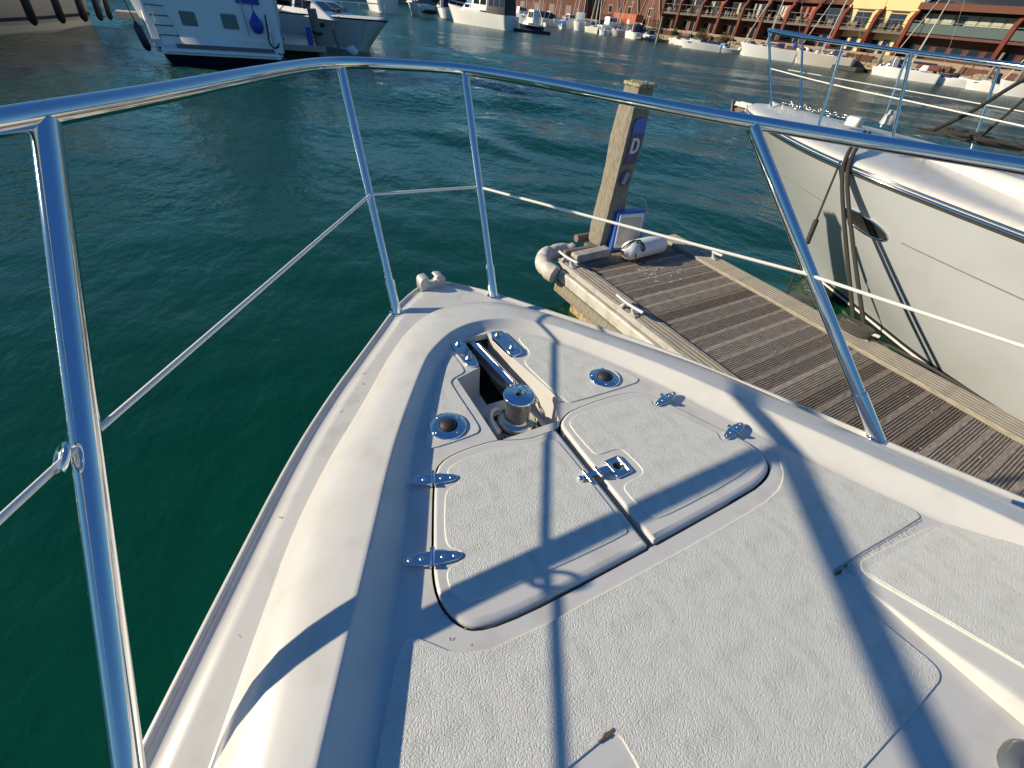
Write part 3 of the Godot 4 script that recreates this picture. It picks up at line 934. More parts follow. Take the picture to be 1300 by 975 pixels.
# ---------------------------------------------------------------- the finger pontoon beside the boat
const DECK := 0.45

func profile_run(b: MB, prof: Array, z0: float, z1: float):
	# a cross-section (x, y pairs, closed) drawn out along z
	var p := PackedVector3Array()
	var q := PackedVector3Array()
	for i in range(0, prof.size(), 2):
		p.append(Vector3(prof[i], prof[i + 1], z0))
		q.append(Vector3(prof[i], prof[i + 1], z1))
	p.append(p[0])
	q.append(q[0])
	b.grid([p, q], false, true)
	b.fan(p)
	b.fan(q)

func cleat(parent: Node, x: float, z: float, turn: float, length := 0.34):
	var b := MB.new()
	var xf := Transform3D(Basis(Vector3.UP, turn), Vector3(x, DECK + 0.035, z))
	var l := length / 2
	b.tube(path([xf * Vector3(0, 0.075, -l), xf * Vector3(0, 0.066, -l * 0.5), xf * Vector3(0, 0.062, 0), xf * Vector3(0, 0.066, l * 0.5), xf * Vector3(0, 0.075, l)]), 0.017, 10)
	for s in [-1.0, 1.0]:
		b.tube(path([xf * Vector3(0, -0.002, s * 0.085), xf * Vector3(0, 0.03, s * 0.055), xf * Vector3(0, 0.06, s * 0.05)]), 0.02, 10, 0.015)
		b.box(xf * Vector3(0, 0.004, s * 0.085), Vector3(0.055, 0.01, 0.07), xf.basis)
	obj("mooring_cleat", b, M.alloy, parent)

func pontoon():
	var t := thing("finger_pontoon", "finger pontoon with ribbed grey planks and pale timber edges alongside the boat", "pontoon", Vector3.ZERO)
	# planks: one mesh, a broad flat and six ribs, laid across
	var z0 := -3.285
	var pitch := 0.149
	var prof := [Vector2(0.0, -0.03), Vector2(0.0, -0.002), Vector2(0.003, 0.0), Vector2(0.046, 0.0)]
	for k in 5:
		var s := 0.0475 + k * 0.0195
		prof.append_array([Vector2(s, -0.009), Vector2(s + 0.006, -0.009), Vector2(s + 0.0075, 0.0), Vector2(s + 0.018, 0.0)])
	prof.append_array([Vector2(0.144, -0.002), Vector2(0.144, -0.03)])
	var b := MB.new()
	var p := PackedVector3Array()
	var q := PackedVector3Array()
	for v in prof:
		p.append(Vector3(0, v.y, v.x))
		q.append(Vector3(1.516, v.y, v.x))
	b.grid([q, p], false, true)
	var proto := obj("deck_plank", b, M.plank_0, t)
	rng.seed = 21
	for i in 44:
		var xf := Transform3D(Basis(Vector3.UP, rng.randf_range(-0.0012, 0.0012)), Vector3(2.892 + rng.randf_range(-0.004, 0.004), DECK + rng.randf_range(-0.002, 0.002), z0 + i * pitch))
		var mm: StandardMaterial3D = M["plank_%d" % (rng.randi() % 3 if rng.randf() > 0.12 else 3)]
		if i == 0:
			proto.transform = xf
		else:
			again(proto, t, xf, mm)
	# edge timbers with their grooves
	var ribs := func(x0: float, x1: float, n: int, top: float, low: float) -> Array:
		var a := [x0, low]
		var w := (x1 - x0) / n
		for k in n:
			a.append_array([x0 + w * k + 0.002, top, x0 + w * (k + 1) - 0.012, top, x0 + w * (k + 1) - 0.009, top - 0.007, x0 + w * (k + 1) - 0.002, top - 0.007])
		a.append_array([x1, top - 0.002, x1, low])
		return a
	b = MB.new()
	profile_run(b, ribs.call(2.725, 2.905, 4, DECK + 0.035, DECK - 0.10), -3.32, 3.4)
	obj("edge_timber", b, M.pale_timber, t, "ribbed pale edge timber on the motor boat's side")
	b = MB.new()
	profile_run(b, ribs.call(4.395, 4.665, 6, DECK + 0.035, DECK - 0.10), -3.42, 3.4)
	obj("edge_timber", b, M.pale_timber, t, "ribbed pale edge timber on the sailing yacht's side")
	b = MB.new()
	profile_run(b, [2.685, DECK + 0.015, 2.70, DECK + 0.03, 2.718, DECK + 0.03, 2.718, DECK - 0.07, 2.685, DECK - 0.07], -3.30, 3.4)
	obj("edge_strip", b, M.grey_batten, t)
	b = MB.new()
	profile_run(b, [2.62, DECK - 0.03, 2.635, DECK - 0.012, 2.668, DECK - 0.012, 2.678, DECK - 0.03, 2.678, DECK - 0.13, 2.63, DECK - 0.13], -3.16, 3.4)
	obj("rubbing_strip", b, M.vinyl, t)
	b = MB.new()
	b.box(Vector3(2.66, DECK - 0.20, 0.1), Vector3(0.09, 0.13, 6.6))
	obj("waling_timber", b, M.pile_timber, t)
	b = MB.new()
	profile_run(b, [4.672, DECK + 0.0, 4.715, DECK - 0.01, 4.715, DECK - 0.12, 4.672, DECK - 0.12], -3.3, 3.4)
	obj("rubbing_strip", b, M.vinyl, t)
	b = MB.new()
	b.box(Vector3(3.7, DECK - 0.05, -3.315), Vector3(1.95, 0.10, 0.05))
	b.box(Vector3(3.7, DECK - 0.075, 0.0), Vector3(1.55, 0.05, 6.6))
	obj("deck_bearer", b, M.dark_gap, t)
	for z in [-1.75, 0.95]:
		b = MB.new()
		var blk := rounded_rect(1.86, 2.55, 0.05, 2)
		b.slab(blk, -0.45, 0.28, 0.03, Transform3D(Basis(), Vector3(3.66, 0, z)))
		obj("concrete_float", b, M.concrete, t)
	cleat(t, 2.725, -2.20, 0.06)
	cleat(t, 2.735, -3.20, 0.1, 0.3)
	cleat(t, 4.57, -2.78, 0.02)
	cleat(t, 4.61, -1.02, 0.02)
	# folded vinyl fender wrapped round the outer corner
	b = MB.new()
	var bend := path([Vector3(2.56, 0.40, -3.16), Vector3(2.535, 0.41, -3.23), Vector3(2.525, 0.425, -3.33), Vector3(2.56, 0.44, -3.44), Vector3(2.68, 0.455, -3.52), Vector3(2.85, 0.44, -3.56), Vector3(3.06, 0.43, -3.54)], 3)
	var rows := []
	for i in bend.size():
		var d := (bend[mini(i + 1, bend.size() - 1)] - bend[maxi(i - 1, 0)]).normalized()
		var sx := d.cross(Vector3.UP).normalized()
		var sy := sx.cross(d)
		var ring := PackedVector3Array()
		for k in 16:
			var a := TAU * k / 16
			var fold := 1.06 - 0.16 * pow(absf(sin(i * 0.29 + 0.5 * sin(a * 2.0))), 6.0) * smoothstep(6.0, 18.0, i) + 0.025 * sin(a * 4.0 + i * 0.4)
			var r := 0.084 * fold * (0.8 if i == 0 else 1.0)
			ring.append(bend[i] + (sx * cos(a) + sy * sin(a) * 1.08) * r)
		rows.append(ring)
	b.grid(rows, true)
	b.fan(rows[0], true)
	b.fan(rows[-1])
	obj("corner_fender", b, M.vinyl, t, "folded off-white fender round the outer corner of the pontoon")
	b = MB.new()
	b.slab(rounded_rect(0.50, 0.115, 0.012, 2), 0.0, 0.085, 0.012, Transform3D(Basis(Vector3.UP, 0.05), Vector3(3.09, DECK + 0.03, -3.245)))
	obj("end_batten", b, M.grey_batten, t)
	b = MB.new()
	b.box(Vector3(3.30, DECK - 0.02, -3.42), Vector3(0.09, 0.13, 0.30))
	b.box(Vector3(3.72, DECK - 0.02, -3.42), Vector3(0.09, 0.13, 0.30))
	b.box(Vector3(3.06, DECK + 0.02, -3.42), Vector3(0.42, 0.10, 0.05))
	b.tube(PackedVector3Array([Vector3(3.25, DECK + 0.03, -3.73), Vector3(3.77, DECK + 0.03, -3.73)]), 0.045, 12)
	obj("pile_guide", b, M.clutter, t)
	rng.seed = 33
	b = MB.new()
	for i in 30:
		var c := Vector3(3.70 + rng.randfn() * 0.2, DECK + 0.0015, -2.72 + rng.randfn() * 0.17)
		var blob := PackedVector2Array()
		for k in 7:
			blob.append(Vector2(cos(TAU * k / 7) * 1.5, sin(TAU * k / 7)) * rng.randf_range(0.4, 1.2) * rng.randf_range(0.006, 0.028))
		b.slab(blob, -0.001, 0.0012, 0.0, Transform3D(Basis(), c))
	for i in 14:
		var c := Vector3(rng.randf_range(3.0, 4.3), DECK + 0.0015, rng.randf_range(-2.0, 0.8))
		b.slab(rounded_rect(0.016, 0.010, 0.003, 1), -0.001, 0.0014, 0.0, Transform3D(Basis(Vector3.UP, rng.randf() * 3), c))
	var drop := obj("bird_droppings", b, M.droppings, t)
	drop.set_meta("kind", "stuff")

func pontoon_things():
	# pile with its berth sign
	var t := thing("mooring_pile", "square weathered timber pile with a blue berth sign at the pontoon's outer end", "pile", Vector3(3.51, 0, -3.56))
	var b := MB.new()
	var rows := []
	rng.seed = 3
	for i in 15:
		var y := -1.2 + i * 3.24 / 14.0
		var ring := PackedVector3Array()
		var s := 0.122 + 0.006 * sin(i * 1.7) - (0.012 if i == 14 else 0.0)
		for k in 16:
			var side := k / 4
			var u := (k % 4) / 4.0
			var a: Vector2 = [Vector2(-1, -1), Vector2(1, -1), Vector2(1, 1), Vector2(-1, 1)][side]
			var c: Vector2 = [Vector2(1, -1), Vector2(1, 1), Vector2(-1, 1), Vector2(-1, -1)][side]
			var v := a.lerp(c, u)
			var wob := 1.0 + rng.randf_range(-0.035, 0.02) - (0.06 if u == 0.0 else 0.0)
			ring.append(Vector3(v.x * s * wob, y, v.y * s * wob))
		rows.append(ring)
	rows.reverse()
	b.grid(rows, true, true)
	b.fan(rows[0])
	obj("pile", b, M.pile_timber, t)
	b = MB.new()
	var cap := PackedVector2Array()
	for i in 22:
		var a := TAU * i / 22
		cap.append(Vector2(clampf(cos(a) * 1.5, -1, 1), clampf(sin(a) * 1.5, -1, 1)) * 0.118 * rng.randf_range(0.86, 1.1))
	b.slab(cap, 2.035, 2.062, 0.008)
	for i in 26:
		b.lathe(Vector3(rng.randf_range(-0.1, 0.1), 2.058, rng.randf_range(-0.1, 0.1)), [[rng.randf_range(0.01, 0.025), 0.0], [0.01, 0.012], [0.0, 0.014]], 6, Basis(Vector3.UP, rng.randf()))
	obj("lichen", b, M.lichen, t)
	var face := Transform3D(Basis(Vector3(1, 0, 0), Vector3(0, 0, 1), Vector3(0, -1, 0)), Vector3(0.01, 0, 0.121))
	var sign_face := func(y: float) -> Transform3D: return face.translated(Vector3(0, y, 0))
	b = MB.new()
	var shield := PackedVector2Array([Vector2(-0.085, -0.17), Vector2(0.085, -0.17), Vector2(0.085, 0.20)])
	for i in 9:
		var a := PI * i / 8.0
		shield.append(Vector2(cos(a) * 0.085, 0.20 + sin(a) * 0.05))
	shield.append(Vector2(-0.085, 0.20))
	b.slab(shield, 0.0, 0.008, 0.002, sign_face.call(1.545))
	var board := obj("berth_sign", b, M.panel_purple, t)
	b = MB.new()
	var head := PackedVector2Array([Vector2(-0.083, 0.115), Vector2(0.083, 0.115), Vector2(0.083, 0.20)])
	for i in 9:
		var a := PI * i / 8.0
		head.append(Vector2(cos(a) * 0.083, 0.20 + sin(a) * 0.048))
	head.append(Vector2(-0.083, 0.20))
	b.slab(head, 0.008, 0.0105, 0.001, sign_face.call(1.545))
	obj("sign_head", b, M.box_blue, board)
	var letter := TextMesh.new()
	letter.text = "D"
	var font := SystemFont.new()
	font.font_names = PackedStringArray(["Droid Sans"])
	font.font_weight = 700
	letter.font = font
	letter.font_size = 64
	letter.pixel_size = 0.0031
	letter.depth = 0.004
	var lt := MeshInstance3D.new()
	lt.name = "sign_letter"
	lt.mesh = letter
	lt.material_override = M.letter
	lt.position = Vector3(0.012, 1.545, 0.1315)
	board.add_child(lt, true)
	b = MB.new()
	b.lathe(Vector3(0.005, 1.235, 0.1215), [[0.083, 0.0], [0.083, 0.006], [0.08, 0.008], [0.0, 0.008]], 32, Basis(Vector3(1, 0, 0), Vector3(0, 0, 1), Vector3(0, -1, 0)))
	var badge := obj("ladder_sign", b, M.panel_purple, t)
	b = MB.new()
	var turn := Basis(Vector3(0, 0, 1), -0.35)
	for s in [-1.0, 1.0]:
		b.box(Vector3(0.005, 1.235, 0.131) + turn * Vector3(s * 0.018, 0, 0), Vector3(0.006, 0.12, 0.003), turn)
	for i in 6:
		b.box(Vector3(0.005, 1.235, 0.1312) + turn * Vector3(0, -0.05 + i * 0.02, 0), Vector3(0.036, 0.006, 0.003), turn)
	obj("ladder_symbol", b, M.letter, badge)

	# blue service box leaning on the pile
	t = thing("service_box", "blue box with a white front panel leaning against the timber pile", "box", Vector3(3.69, DECK, -3.375))
	t.rotation = Vector3(-0.10, -0.12, 0)
	b = MB.new()
	b.slab(rounded_rect(0.40, 0.13, 0.015, 3), 0.0, 0.44, 0.012)
	obj("casing", b, M.box_blue, t)
	b = MB.new()
	var fr := Transform3D(Basis(Vector3(1, 0, 0), Vector3(0, 0, 1), Vector3(0, -1, 0)), Vector3(0.0, 0.225, 0.064))
	b.slab(rounded_rect(0.345, 0.385, 0.02, 3), 0.0, 0.014, 0.006, fr)
	var front := obj("front_panel", b, M.box_white, t)
	b = MB.new()
	b.slab(rounded_rect(0.29, 0.30, 0.02, 3), 0.0, 0.006, 0.003, fr.translated(Vector3(0, 0.0, 0.013)))
	obj("panel_inset", b, M.hull_grey, front)
	b = MB.new()
	b.tube(path([Vector3(-0.05, 0.44, -0.03), Vector3(-0.03, 0.53, -0.06), Vector3(0.10, 0.565, -0.06), Vector3(0.23, 0.53, -0.05), Vector3(0.27, 0.44, -0.03), Vector3(0.265, 0.20, -0.01), Vector3(0.25, 0.03, 0.0)], 3), 0.009, 10)
	obj("hose_loop", b, M.alloy, t)

	# white cylindrical fender lying in front of the box, and the black cord on it
	t = thing("boat_fender", "white cylindrical fender lying on the pontoon in front of the blue box", "fender", Vector3(3.78, DECK, -3.11), 0.06)
	b = MB.new()
	var lie := Basis(Vector3(0, 1, 0), Vector3(1, 0, 0), Vector3(0, 0, -1))
	b.lathe(Vector3(0, 0.112, 0), [[0.0, -0.37], [0.02, -0.37], [0.035, -0.362], [0.045, -0.335], [0.075, -0.315], [0.101, -0.28], [0.109, -0.24], [0.109, 0.24], [0.101, 0.28], [0.075, 0.315], [0.04, 0.335], [0.0, 0.34]], 28, lie)
	obj("body", b, M.box_white, t)
	b = MB.new()
	b.lathe(Vector3(0, 0.112, 0), [[0.027, -0.373], [0.0, -0.374]], 14, lie)
	obj("rope_eye", b, M.dark_gap, t)
	t = thing("fender_cord", "thin black cord knotted over the white fender and trailing on the planks", "cord", Vector3(3.6, DECK, -3.1))
	b = MB.new()
	var cord := path([Vector3(-0.19, 0.12, -0.03), Vector3(-0.16, 0.20, 0.02), Vector3(-0.05, 0.235, 0.0), Vector3(0.03, 0.23, 0.05), Vector3(0.06, 0.16, 0.11), Vector3(0.02, 0.13, 0.12), Vector3(0.0, 0.2, 0.085), Vector3(0.04, 0.235, 0.02), Vector3(-0.03, 0.23, 0.03), Vector3(-0.07, 0.12, 0.115), Vector3(-0.07, 0.02, 0.13), Vector3(-0.02, 0.012, 0.18), Vector3(0.06, 0.011, 0.16), Vector3(0.10, 0.011, 0.13)], 3)
	b.tube(cord, 0.0075, 8)
	obj("cord", b, M.black_rope, t)

# ---------------------------------------------------------------- the white sailing yacht on the other side of the pontoon
func sail_yacht():
	var t := thing("sailing_yacht", "white sailing yacht with a steel bow rail moored beyond the pontoon", "yacht", Vector3(6.78, 0, 0))
	var sheer := [0.0, -4.5, 0.28, -4.38, 0.55, -4.05, 0.93, -3.47, 1.18, -2.95, 1.34, -2.5, 1.43, -2.0, 1.49, -1.3, 1.52, -0.6, 1.56, 0.8, 1.6, 3.0, 1.6, 6.0]
	var wl := [0.0, -2.55, 0.12, -2.4, 0.36, -1.92, 0.72, -1.2, 1.02, -0.6, 1.28, 0.3, 1.42, 1.2, 1.5, 2.5, 1.5, 4.0, 1.5, 6.0]
	var line := func(a: Array, y0: float, y1: float) -> PackedVector3Array:
		var p := PackedVector3Array()
		for i in range(0, a.size(), 2):
			p.append(Vector3(a[i], 0, a[i + 1]))
		p = path(Array(p), 2)
		var total := 0.0
		for i in p.size() - 1:
			total += p[i].distance_to(p[i + 1])
		var out := PackedVector3Array()
		var seg := 0
		var run := 0.0
		for k in 61:
			var want := total * k / 60.0
			while seg < p.size() - 2 and run + p[seg].distance_to(p[seg + 1]) < want:
				run += p[seg].distance_to(p[seg + 1])
				seg += 1
			var q := p[seg].lerp(p[seg + 1], clampf((want - run) / maxf(1e-6, p[seg].distance_to(p[seg + 1])), 0, 1))
			q.y = lerpf(y0, y1, clampf((q.z + 4.5) / 4.5, 0, 1.4))
			out.append(q)
		return out
	var top: PackedVector3Array = line.call(sheer, 1.70, 1.45)
	var low: PackedVector3Array = line.call(wl, 0.10, 0.10)
	var mix := func(a: PackedVector3Array, c: PackedVector3Array, k: float, kx: float) -> PackedVector3Array:
		var out := PackedVector3Array()
		for i in a.size():
			out.append(Vector3(lerpf(a[i].x, c[i].x, kx), lerpf(a[i].y, c[i].y, k), lerpf(a[i].z, c[i].z, k)))
		return out
	var shift := func(a: PackedVector3Array, d: float, y: float) -> PackedVector3Array:
		var out := PackedVector3Array()
		for i in a.size():
			var e := a[mini(i + 1, a.size() - 1)] - a[maxi(i - 1, 0)]
			e.y = 0
			e = e.normalized()
			var q := a[i] + Vector3(-e.z, 0, e.x) * d + Vector3.UP * y
			q.x = maxf(q.x, 0.0)
			out.append(q)
		return out
	var two := func(a: PackedVector3Array) -> PackedVector3Array:
		var out := PackedVector3Array()
		for i in range(a.size() - 1, 0, -1):
			out.append(Vector3(-a[i].x, a[i].y, a[i].z))
		out.append_array(a)
		return out
	var full := func(a: PackedVector3Array) -> PackedVector3Array: return two.call(a)
	var rows := []
	for k in [0.0, 0.2, 0.4, 0.62, 0.82, 1.0]:
		rows.append(full.call(mix.call(low, top, k, pow(k, 0.85))))
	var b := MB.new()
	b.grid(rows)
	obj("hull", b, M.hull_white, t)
	b = MB.new()
	b.grid([full.call(shift.call(low, 0.05, -0.6)), full.call(shift.call(low, 0.02, -0.10)), full.call(shift.call(low, 0.004, -0.052))])
	obj("antifouling", b, M.antifoul, t)
	b = MB.new()
	b.grid([full.call(shift.call(low, -0.004, -0.05)), full.call(shift.call(low, -0.004, -0.025))])
	obj("white_line", b, M.gelcoat, t)
	b = MB.new()
	b.grid([full.call(shift.call(low, -0.004, -0.025)), full.call(shift.call(low, -0.006, 0.03))])
	obj("boot_stripe", b, M.antifoul, t)
	# the groove moulded along the topsides
	b = MB.new()
	var groove: PackedVector3Array = mix.call(low, top, 0.70, pow(0.70, 0.85))
	var at_i := 0
	for i in groove.size():
		if groove[i].z < -2.06:
			at_i = i
	for part in [groove.slice(5, at_i - 1), groove.slice(at_i + 4)]:
		var line_pts := PackedVector3Array()
		for q in part:
			line_pts.append(Vector3(-q.x + 0.003, q.y, q.z))
		b = MB.new()
		b.tube(line_pts, 0.007, 8)
		obj("topside_groove", b, M.groove_grey, t)
	# rubbing strake in steel, toe and deck above it
	b = MB.new()
	for q in [[0.0, 0.015, "s"], [0.032, 0.010, "s"]]:
		b.tube(full.call(shift.call(top, -0.008, q[0])), q[1], 8)
	obj("rubbing_strake", b, M.steel, t)
	b = MB.new()
	b.tube(full.call(shift.call(top, 0.002, -0.024)), 0.009, 8)
	obj("strake_gasket", b, M.rubber, t)
	b = MB.new()
	rows = []
	for q in [[0.0, 0.0], [0.004, 0.03], [0.015, 0.055], [0.05, 0.075], [0.12, 0.09], [0.22, 0.10], [0.30, 0.105]]:
		rows.append(full.call(shift.call(top, q[0], q[1])))
	var lastrow: PackedVector3Array = shift.call(top, 0.30, 0.105)
	var mid := PackedVector3Array()
	var centre := PackedVector3Array()
	for q in lastrow:
		mid.append(Vector3(q.x * 0.5, q.y + 0.03, q.z))
		centre.append(Vector3(0, q.y + 0.045, q.z))
	rows.append(full.call(mid))
	rows.append(full.call(centre))
	b.grid(rows)
	obj("deck", b, M.gelcoat, t)
	# low coachroof
	b = MB.new()
	var roof := soften(outline([-0.16, 2.5, 0.16, 2.5, 0.55, 1.7, 0.95, 0.8, 1.12, -0.5, 1.12, -5.5, -1.12, -5.5, -1.12, -0.5, -0.95, 0.8, -0.55, 1.7]), 2)
	b.slab(roof, 1.50, 1.76, 0.07)
	obj("coachroof", b, M.gelcoat, t)
	b = MB.new()
	b.slab(rounded_rect(0.62, 0.62, 0.06), 1.76, 1.795, 0.012, Transform3D(Basis(), Vector3(0, 0, -0.35)))
	obj("fore_hatch", b, M.smoked, t)
	# hawse hole in the topside with its steel rim
	var skin := func(i: float, k: float, out: float) -> Vector3:
		var i0 := int(i)
		var lo_p := low[i0].lerp(low[i0 + 1], i - i0)
		var hi_p := top[i0].lerp(top[i0 + 1], i - i0)
		return Vector3(-lerpf(lo_p.x, hi_p.x, pow(k, 0.85)) - out, lerpf(lo_p.y, hi_p.y, k), lerpf(lo_p.z, hi_p.z, k) - out * 0.3)
	var oval := PackedVector3Array()
	var ring := []
	for i in 33:
		var a := TAU * i / 32.0
		oval.append(skin.call(at_i + 1.5 + cos(a) * 1.55, 0.70 + sin(a) * 0.052, 0.006))
		ring.append(skin.call(at_i + 1.5 + cos(a) * 1.6, 0.70 + sin(a) * 0.056, 0.008))
	b = MB.new()
	b.fan(oval)
	var hole := obj("hull_port", b, M.dark_gap, t)
	b = MB.new()
	b.tube(PackedVector3Array(ring), 0.012, 8)
	obj("port_rim", b, M.steel, hole)
	# bow roller, anchor gear
	b = MB.new()
	b.slab(PackedVector2Array([Vector2(-0.07, -0.3), Vector2(0.07, -0.3), Vector2(0.06, 0.2), Vector2(0.03, 0.3), Vector2(-0.03, 0.3), Vector2(-0.06, 0.2)]), 1.705, 1.73, 0.005, Transform3D(Basis(), Vector3(0, 0, -4.45)))
	b.box(Vector3(-0.055, 1.735, -4.62), Vector3(0.012, 0.05, 0.2))
	b.box(Vector3(0.055, 1.735, -4.62), Vector3(0.012, 0.05, 0.2))
	obj("bow_roller", b, M.alloy, t)
	b = MB.new()
	b.bar(Vector3(0, 1.76, -4.35), Vector3(0, 1.62, -4.78), 0.05, 0.06)
	b.slab(PackedVector2Array([Vector2(-0.16, -0.14), Vector2(0.16, -0.14), Vector2(0.0, 0.2)]), 0.0, 0.03, 0.01, Transform3D(Basis(Vector3.RIGHT, 0.9), Vector3(0, 1.60, -4.72)))
	obj("anchor", b, M.teak, t)
	b = MB.new()
	rng.seed = 8
	for i in 30:
		b.torus(Vector3(-0.05 + 0.05 * sin(i * 0.9), 1.845 + 0.012 * (i % 3), -4.0 + i * 0.038), 0.016, 0.007, Basis(Vector3.UP, PI / 2 + 0.3 * sin(i * 1.7)) * Basis(Vector3.RIGHT, 0.2 if i % 2 else 1.4), 1.5, 10, 5)
	obj("anchor_chain", b, M.worn_steel, t).set_meta("kind", "stuff")
	b = MB.new()
	b.slab(rounded_rect(0.13, 0.17, 0.03), 1.80, 1.90, 0.02, Transform3D(Basis(), Vector3(-0.20, 0, -2.92)))
	obj("windlass_box", b, M.alloy, t)
	b = MB.new()
	b.lathe(Vector3(0.1, 1.86, -2.7), [[0.08, 0.0], [0.07, 0.09], [0.05, 0.10], [0.05, 0.14], [0.0, 0.145]], 16)
	obj("windlass_gear", b, M.alloy, t)
	# bow rail
	b = MB.new()
	var ypos := 2.52
	var rail := path([Vector3(-1.25, 2.40, 3.0), Vector3(-1.2, 2.46, 0.5), Vector3(-1.05, 2.5, -1.4), Vector3(-0.78, ypos, -3.0), Vector3(-0.42, 2.55, -4.2), Vector3(-0.28, 2.58, -4.52), Vector3(-0.05, 2.58, -4.6), Vector3(0.05, 2.58, -4.6), Vector3(0.28, 2.58, -4.52), Vector3(0.42, 2.55, -4.2), Vector3(0.78, ypos, -3.0), Vector3(1.05, 2.5, -1.4), Vector3(1.2, 2.46, 0.5), Vector3(1.25, 2.40, 3.0)], 3)
	b.tube(rail, 0.021, 12)
	obj("top_rail", b, M.steel, t)
	for q in [[-0.20, 1.82, -4.05, -0.27, 2.58, -4.50], [0.24, 1.78, -3.86, 0.34, 2.57, -4.38], [-0.74, 1.78, -3.03, -0.74, 2.52, -3.22], [0.76, 1.78, -3.0, 0.78, 2.52, -3.2], [-0.86, 1.78, -2.16, -0.92, 2.51, -2.45], [0.9, 1.76, -2.0, 0.95, 2.51, -2.3], [-1.12, 1.74, -0.5, -1.12, 2.47, -0.7], [1.12, 1.74, -0.5, 1.12, 2.47, -0.7]]:
		b = MB.new()
		b.tube(PackedVector3Array([Vector3(q[0], q[1] - 0.02, q[2]), Vector3(q[3], q[4], q[5])]), 0.015, 10)
		obj("rail_post", b, M.steel, t)
	for s in [-1.0, 1.0]:
		b = MB.new()
		b.tube(path([Vector3(s * 0.22, 2.2, -4.3), Vector3(s * 0.75, 2.17, -3.12), Vector3(s * 0.9, 2.16, -2.3), Vector3(s * 1.12, 2.12, -0.6), Vector3(s * 1.2, 2.08, 2.5)], 1), 0.006, 8)
		obj("guard_wire", b, M.white_wire, t)
	# dark control lines flaked on the foredeck
	var ropes := thing("deck_rope", "dark rope heaped on the white yacht's foredeck and hung on its rail", "rope", Vector3(6.9, 1.87, -1.9))
	b = MB.new()
	rng.seed = 14
	var pts := []
	for i in 34:
		pts.append(Vector3(rng.randf_range(-0.22, 0.25), rng.randf_range(0.0, 0.07), rng.randf_range(-0.55, 0.65)))
	b.tube(path(pts, 2), 0.014, 7)
	obj("coil", b, M.black_rope, ropes)
	b = MB.new()
	b.tube(path([Vector3(-0.1, 0.03, -0.3), Vector3(0.05, 0.2, -0.15), Vector3(0.35, 0.55, 0.0), Vector3(0.55, 0.66, 0.1)]), 0.022, 8)
	b.tube(path([Vector3(0.0, 0.03, 0.1), Vector3(0.25, 0.3, 0.12), Vector3(0.55, 0.64, 0.14)]), 0.016, 8)
	b.tube(path([Vector3(0.5, 0.64, 0.0), Vector3(0.6, 0.5, 0.2), Vector3(0.75, 0.45, 0.45), Vector3(0.7, 0.62, 0.6), Vector3(0.55, 0.4, 0.5), Vector3(0.5, 0.1, 0.4)]), 0.03, 8)
	obj("hanging_rope", b, M.black_rope, ropes)
	# mooring lines down to the pontoon
	var a := Vector3(5.37, 1.61, -2.26)
	var rope := thing("mooring_rope", "doubled dark mooring rope from the yacht's deck straight down to the pontoon cleat", "rope", Vector3(4.62, DECK, -1.05))
	b = MB.new()
	var o := rope.position
	for d in [-0.02, 0.03]:
		b.tube(path([Vector3(6.02, 1.83, -2.5 + d) - o, Vector3(5.62, 1.78, -2.36 + d) - o, Vector3(5.40, 1.70, -2.28 + d) - o, Vector3(5.33, 1.52, -2.2 + d) - o, Vector3(5.0, 1.0, -1.62 + d * 1.5) - o, Vector3(4.68, 0.53, -1.06 + d * 2) - o]), 0.019, 8)
	obj("line", b, M.black_rope, rope)
	b = MB.new()
	for k in 4:
		var lo := []
		for i in 9:
			var an := TAU * i / 8.0
			lo.append(Vector3(cos(an) * 0.06 + rng.randf_range(-0.01, 0.01), 0.05 + k * 0.022, sin(an) * 0.15))
		b.tube(path(lo, 2), 0.015, 7)
	b.tube(path([Vector3(0.05, 0.06, 0.1), Vector3(0.1, 0.04, 0.3), Vector3(0.13, 0.03, 0.7), Vector3(0.12, -0.03, 1.3), Vector3(0.14, -0.03, 2.2), Vector3(0.12, -0.04, 3.2)]), 0.013, 7)
	obj("cleat_turns", b, M.grey_rope, rope)
	rope = thing("mooring_snubber", "dark rope with a thick rubber snubber hanging off the yacht's bow", "rope", Vector3(4.66, DECK, -2.0))
	o = rope.position
	b = MB.new()
	var s0 := Vector3(5.31, 1.27, -2.22)
	var s1 := Vector3(4.70, 0.47, -1.80)
	b.tube(path([Vector3(5.42, 1.62, -2.33) - o, s0 - o, s0.lerp(s1, 0.5) - o, s1 - o]), 0.011, 8)
	obj("line", b, M.black_rope, rope)
	b = MB.new()
	b.tube(PackedVector3Array([s0.lerp(s1, 0.22) - o, s0.lerp(s1, 0.26) - o, s0.lerp(s1, 0.42) - o, s0.lerp(s1, 0.46) - o]), 0.026, 10)
	b.tube(PackedVector3Array([s0.lerp(s1, 0.5) - o, s0.lerp(s1, 0.7) - o]), 0.018, 10)
	obj("snubber", b, M.rubber, rope)

# ---------------------------------------------------------------- the far quay: it runs along z at x = 108
const QX := 108.0

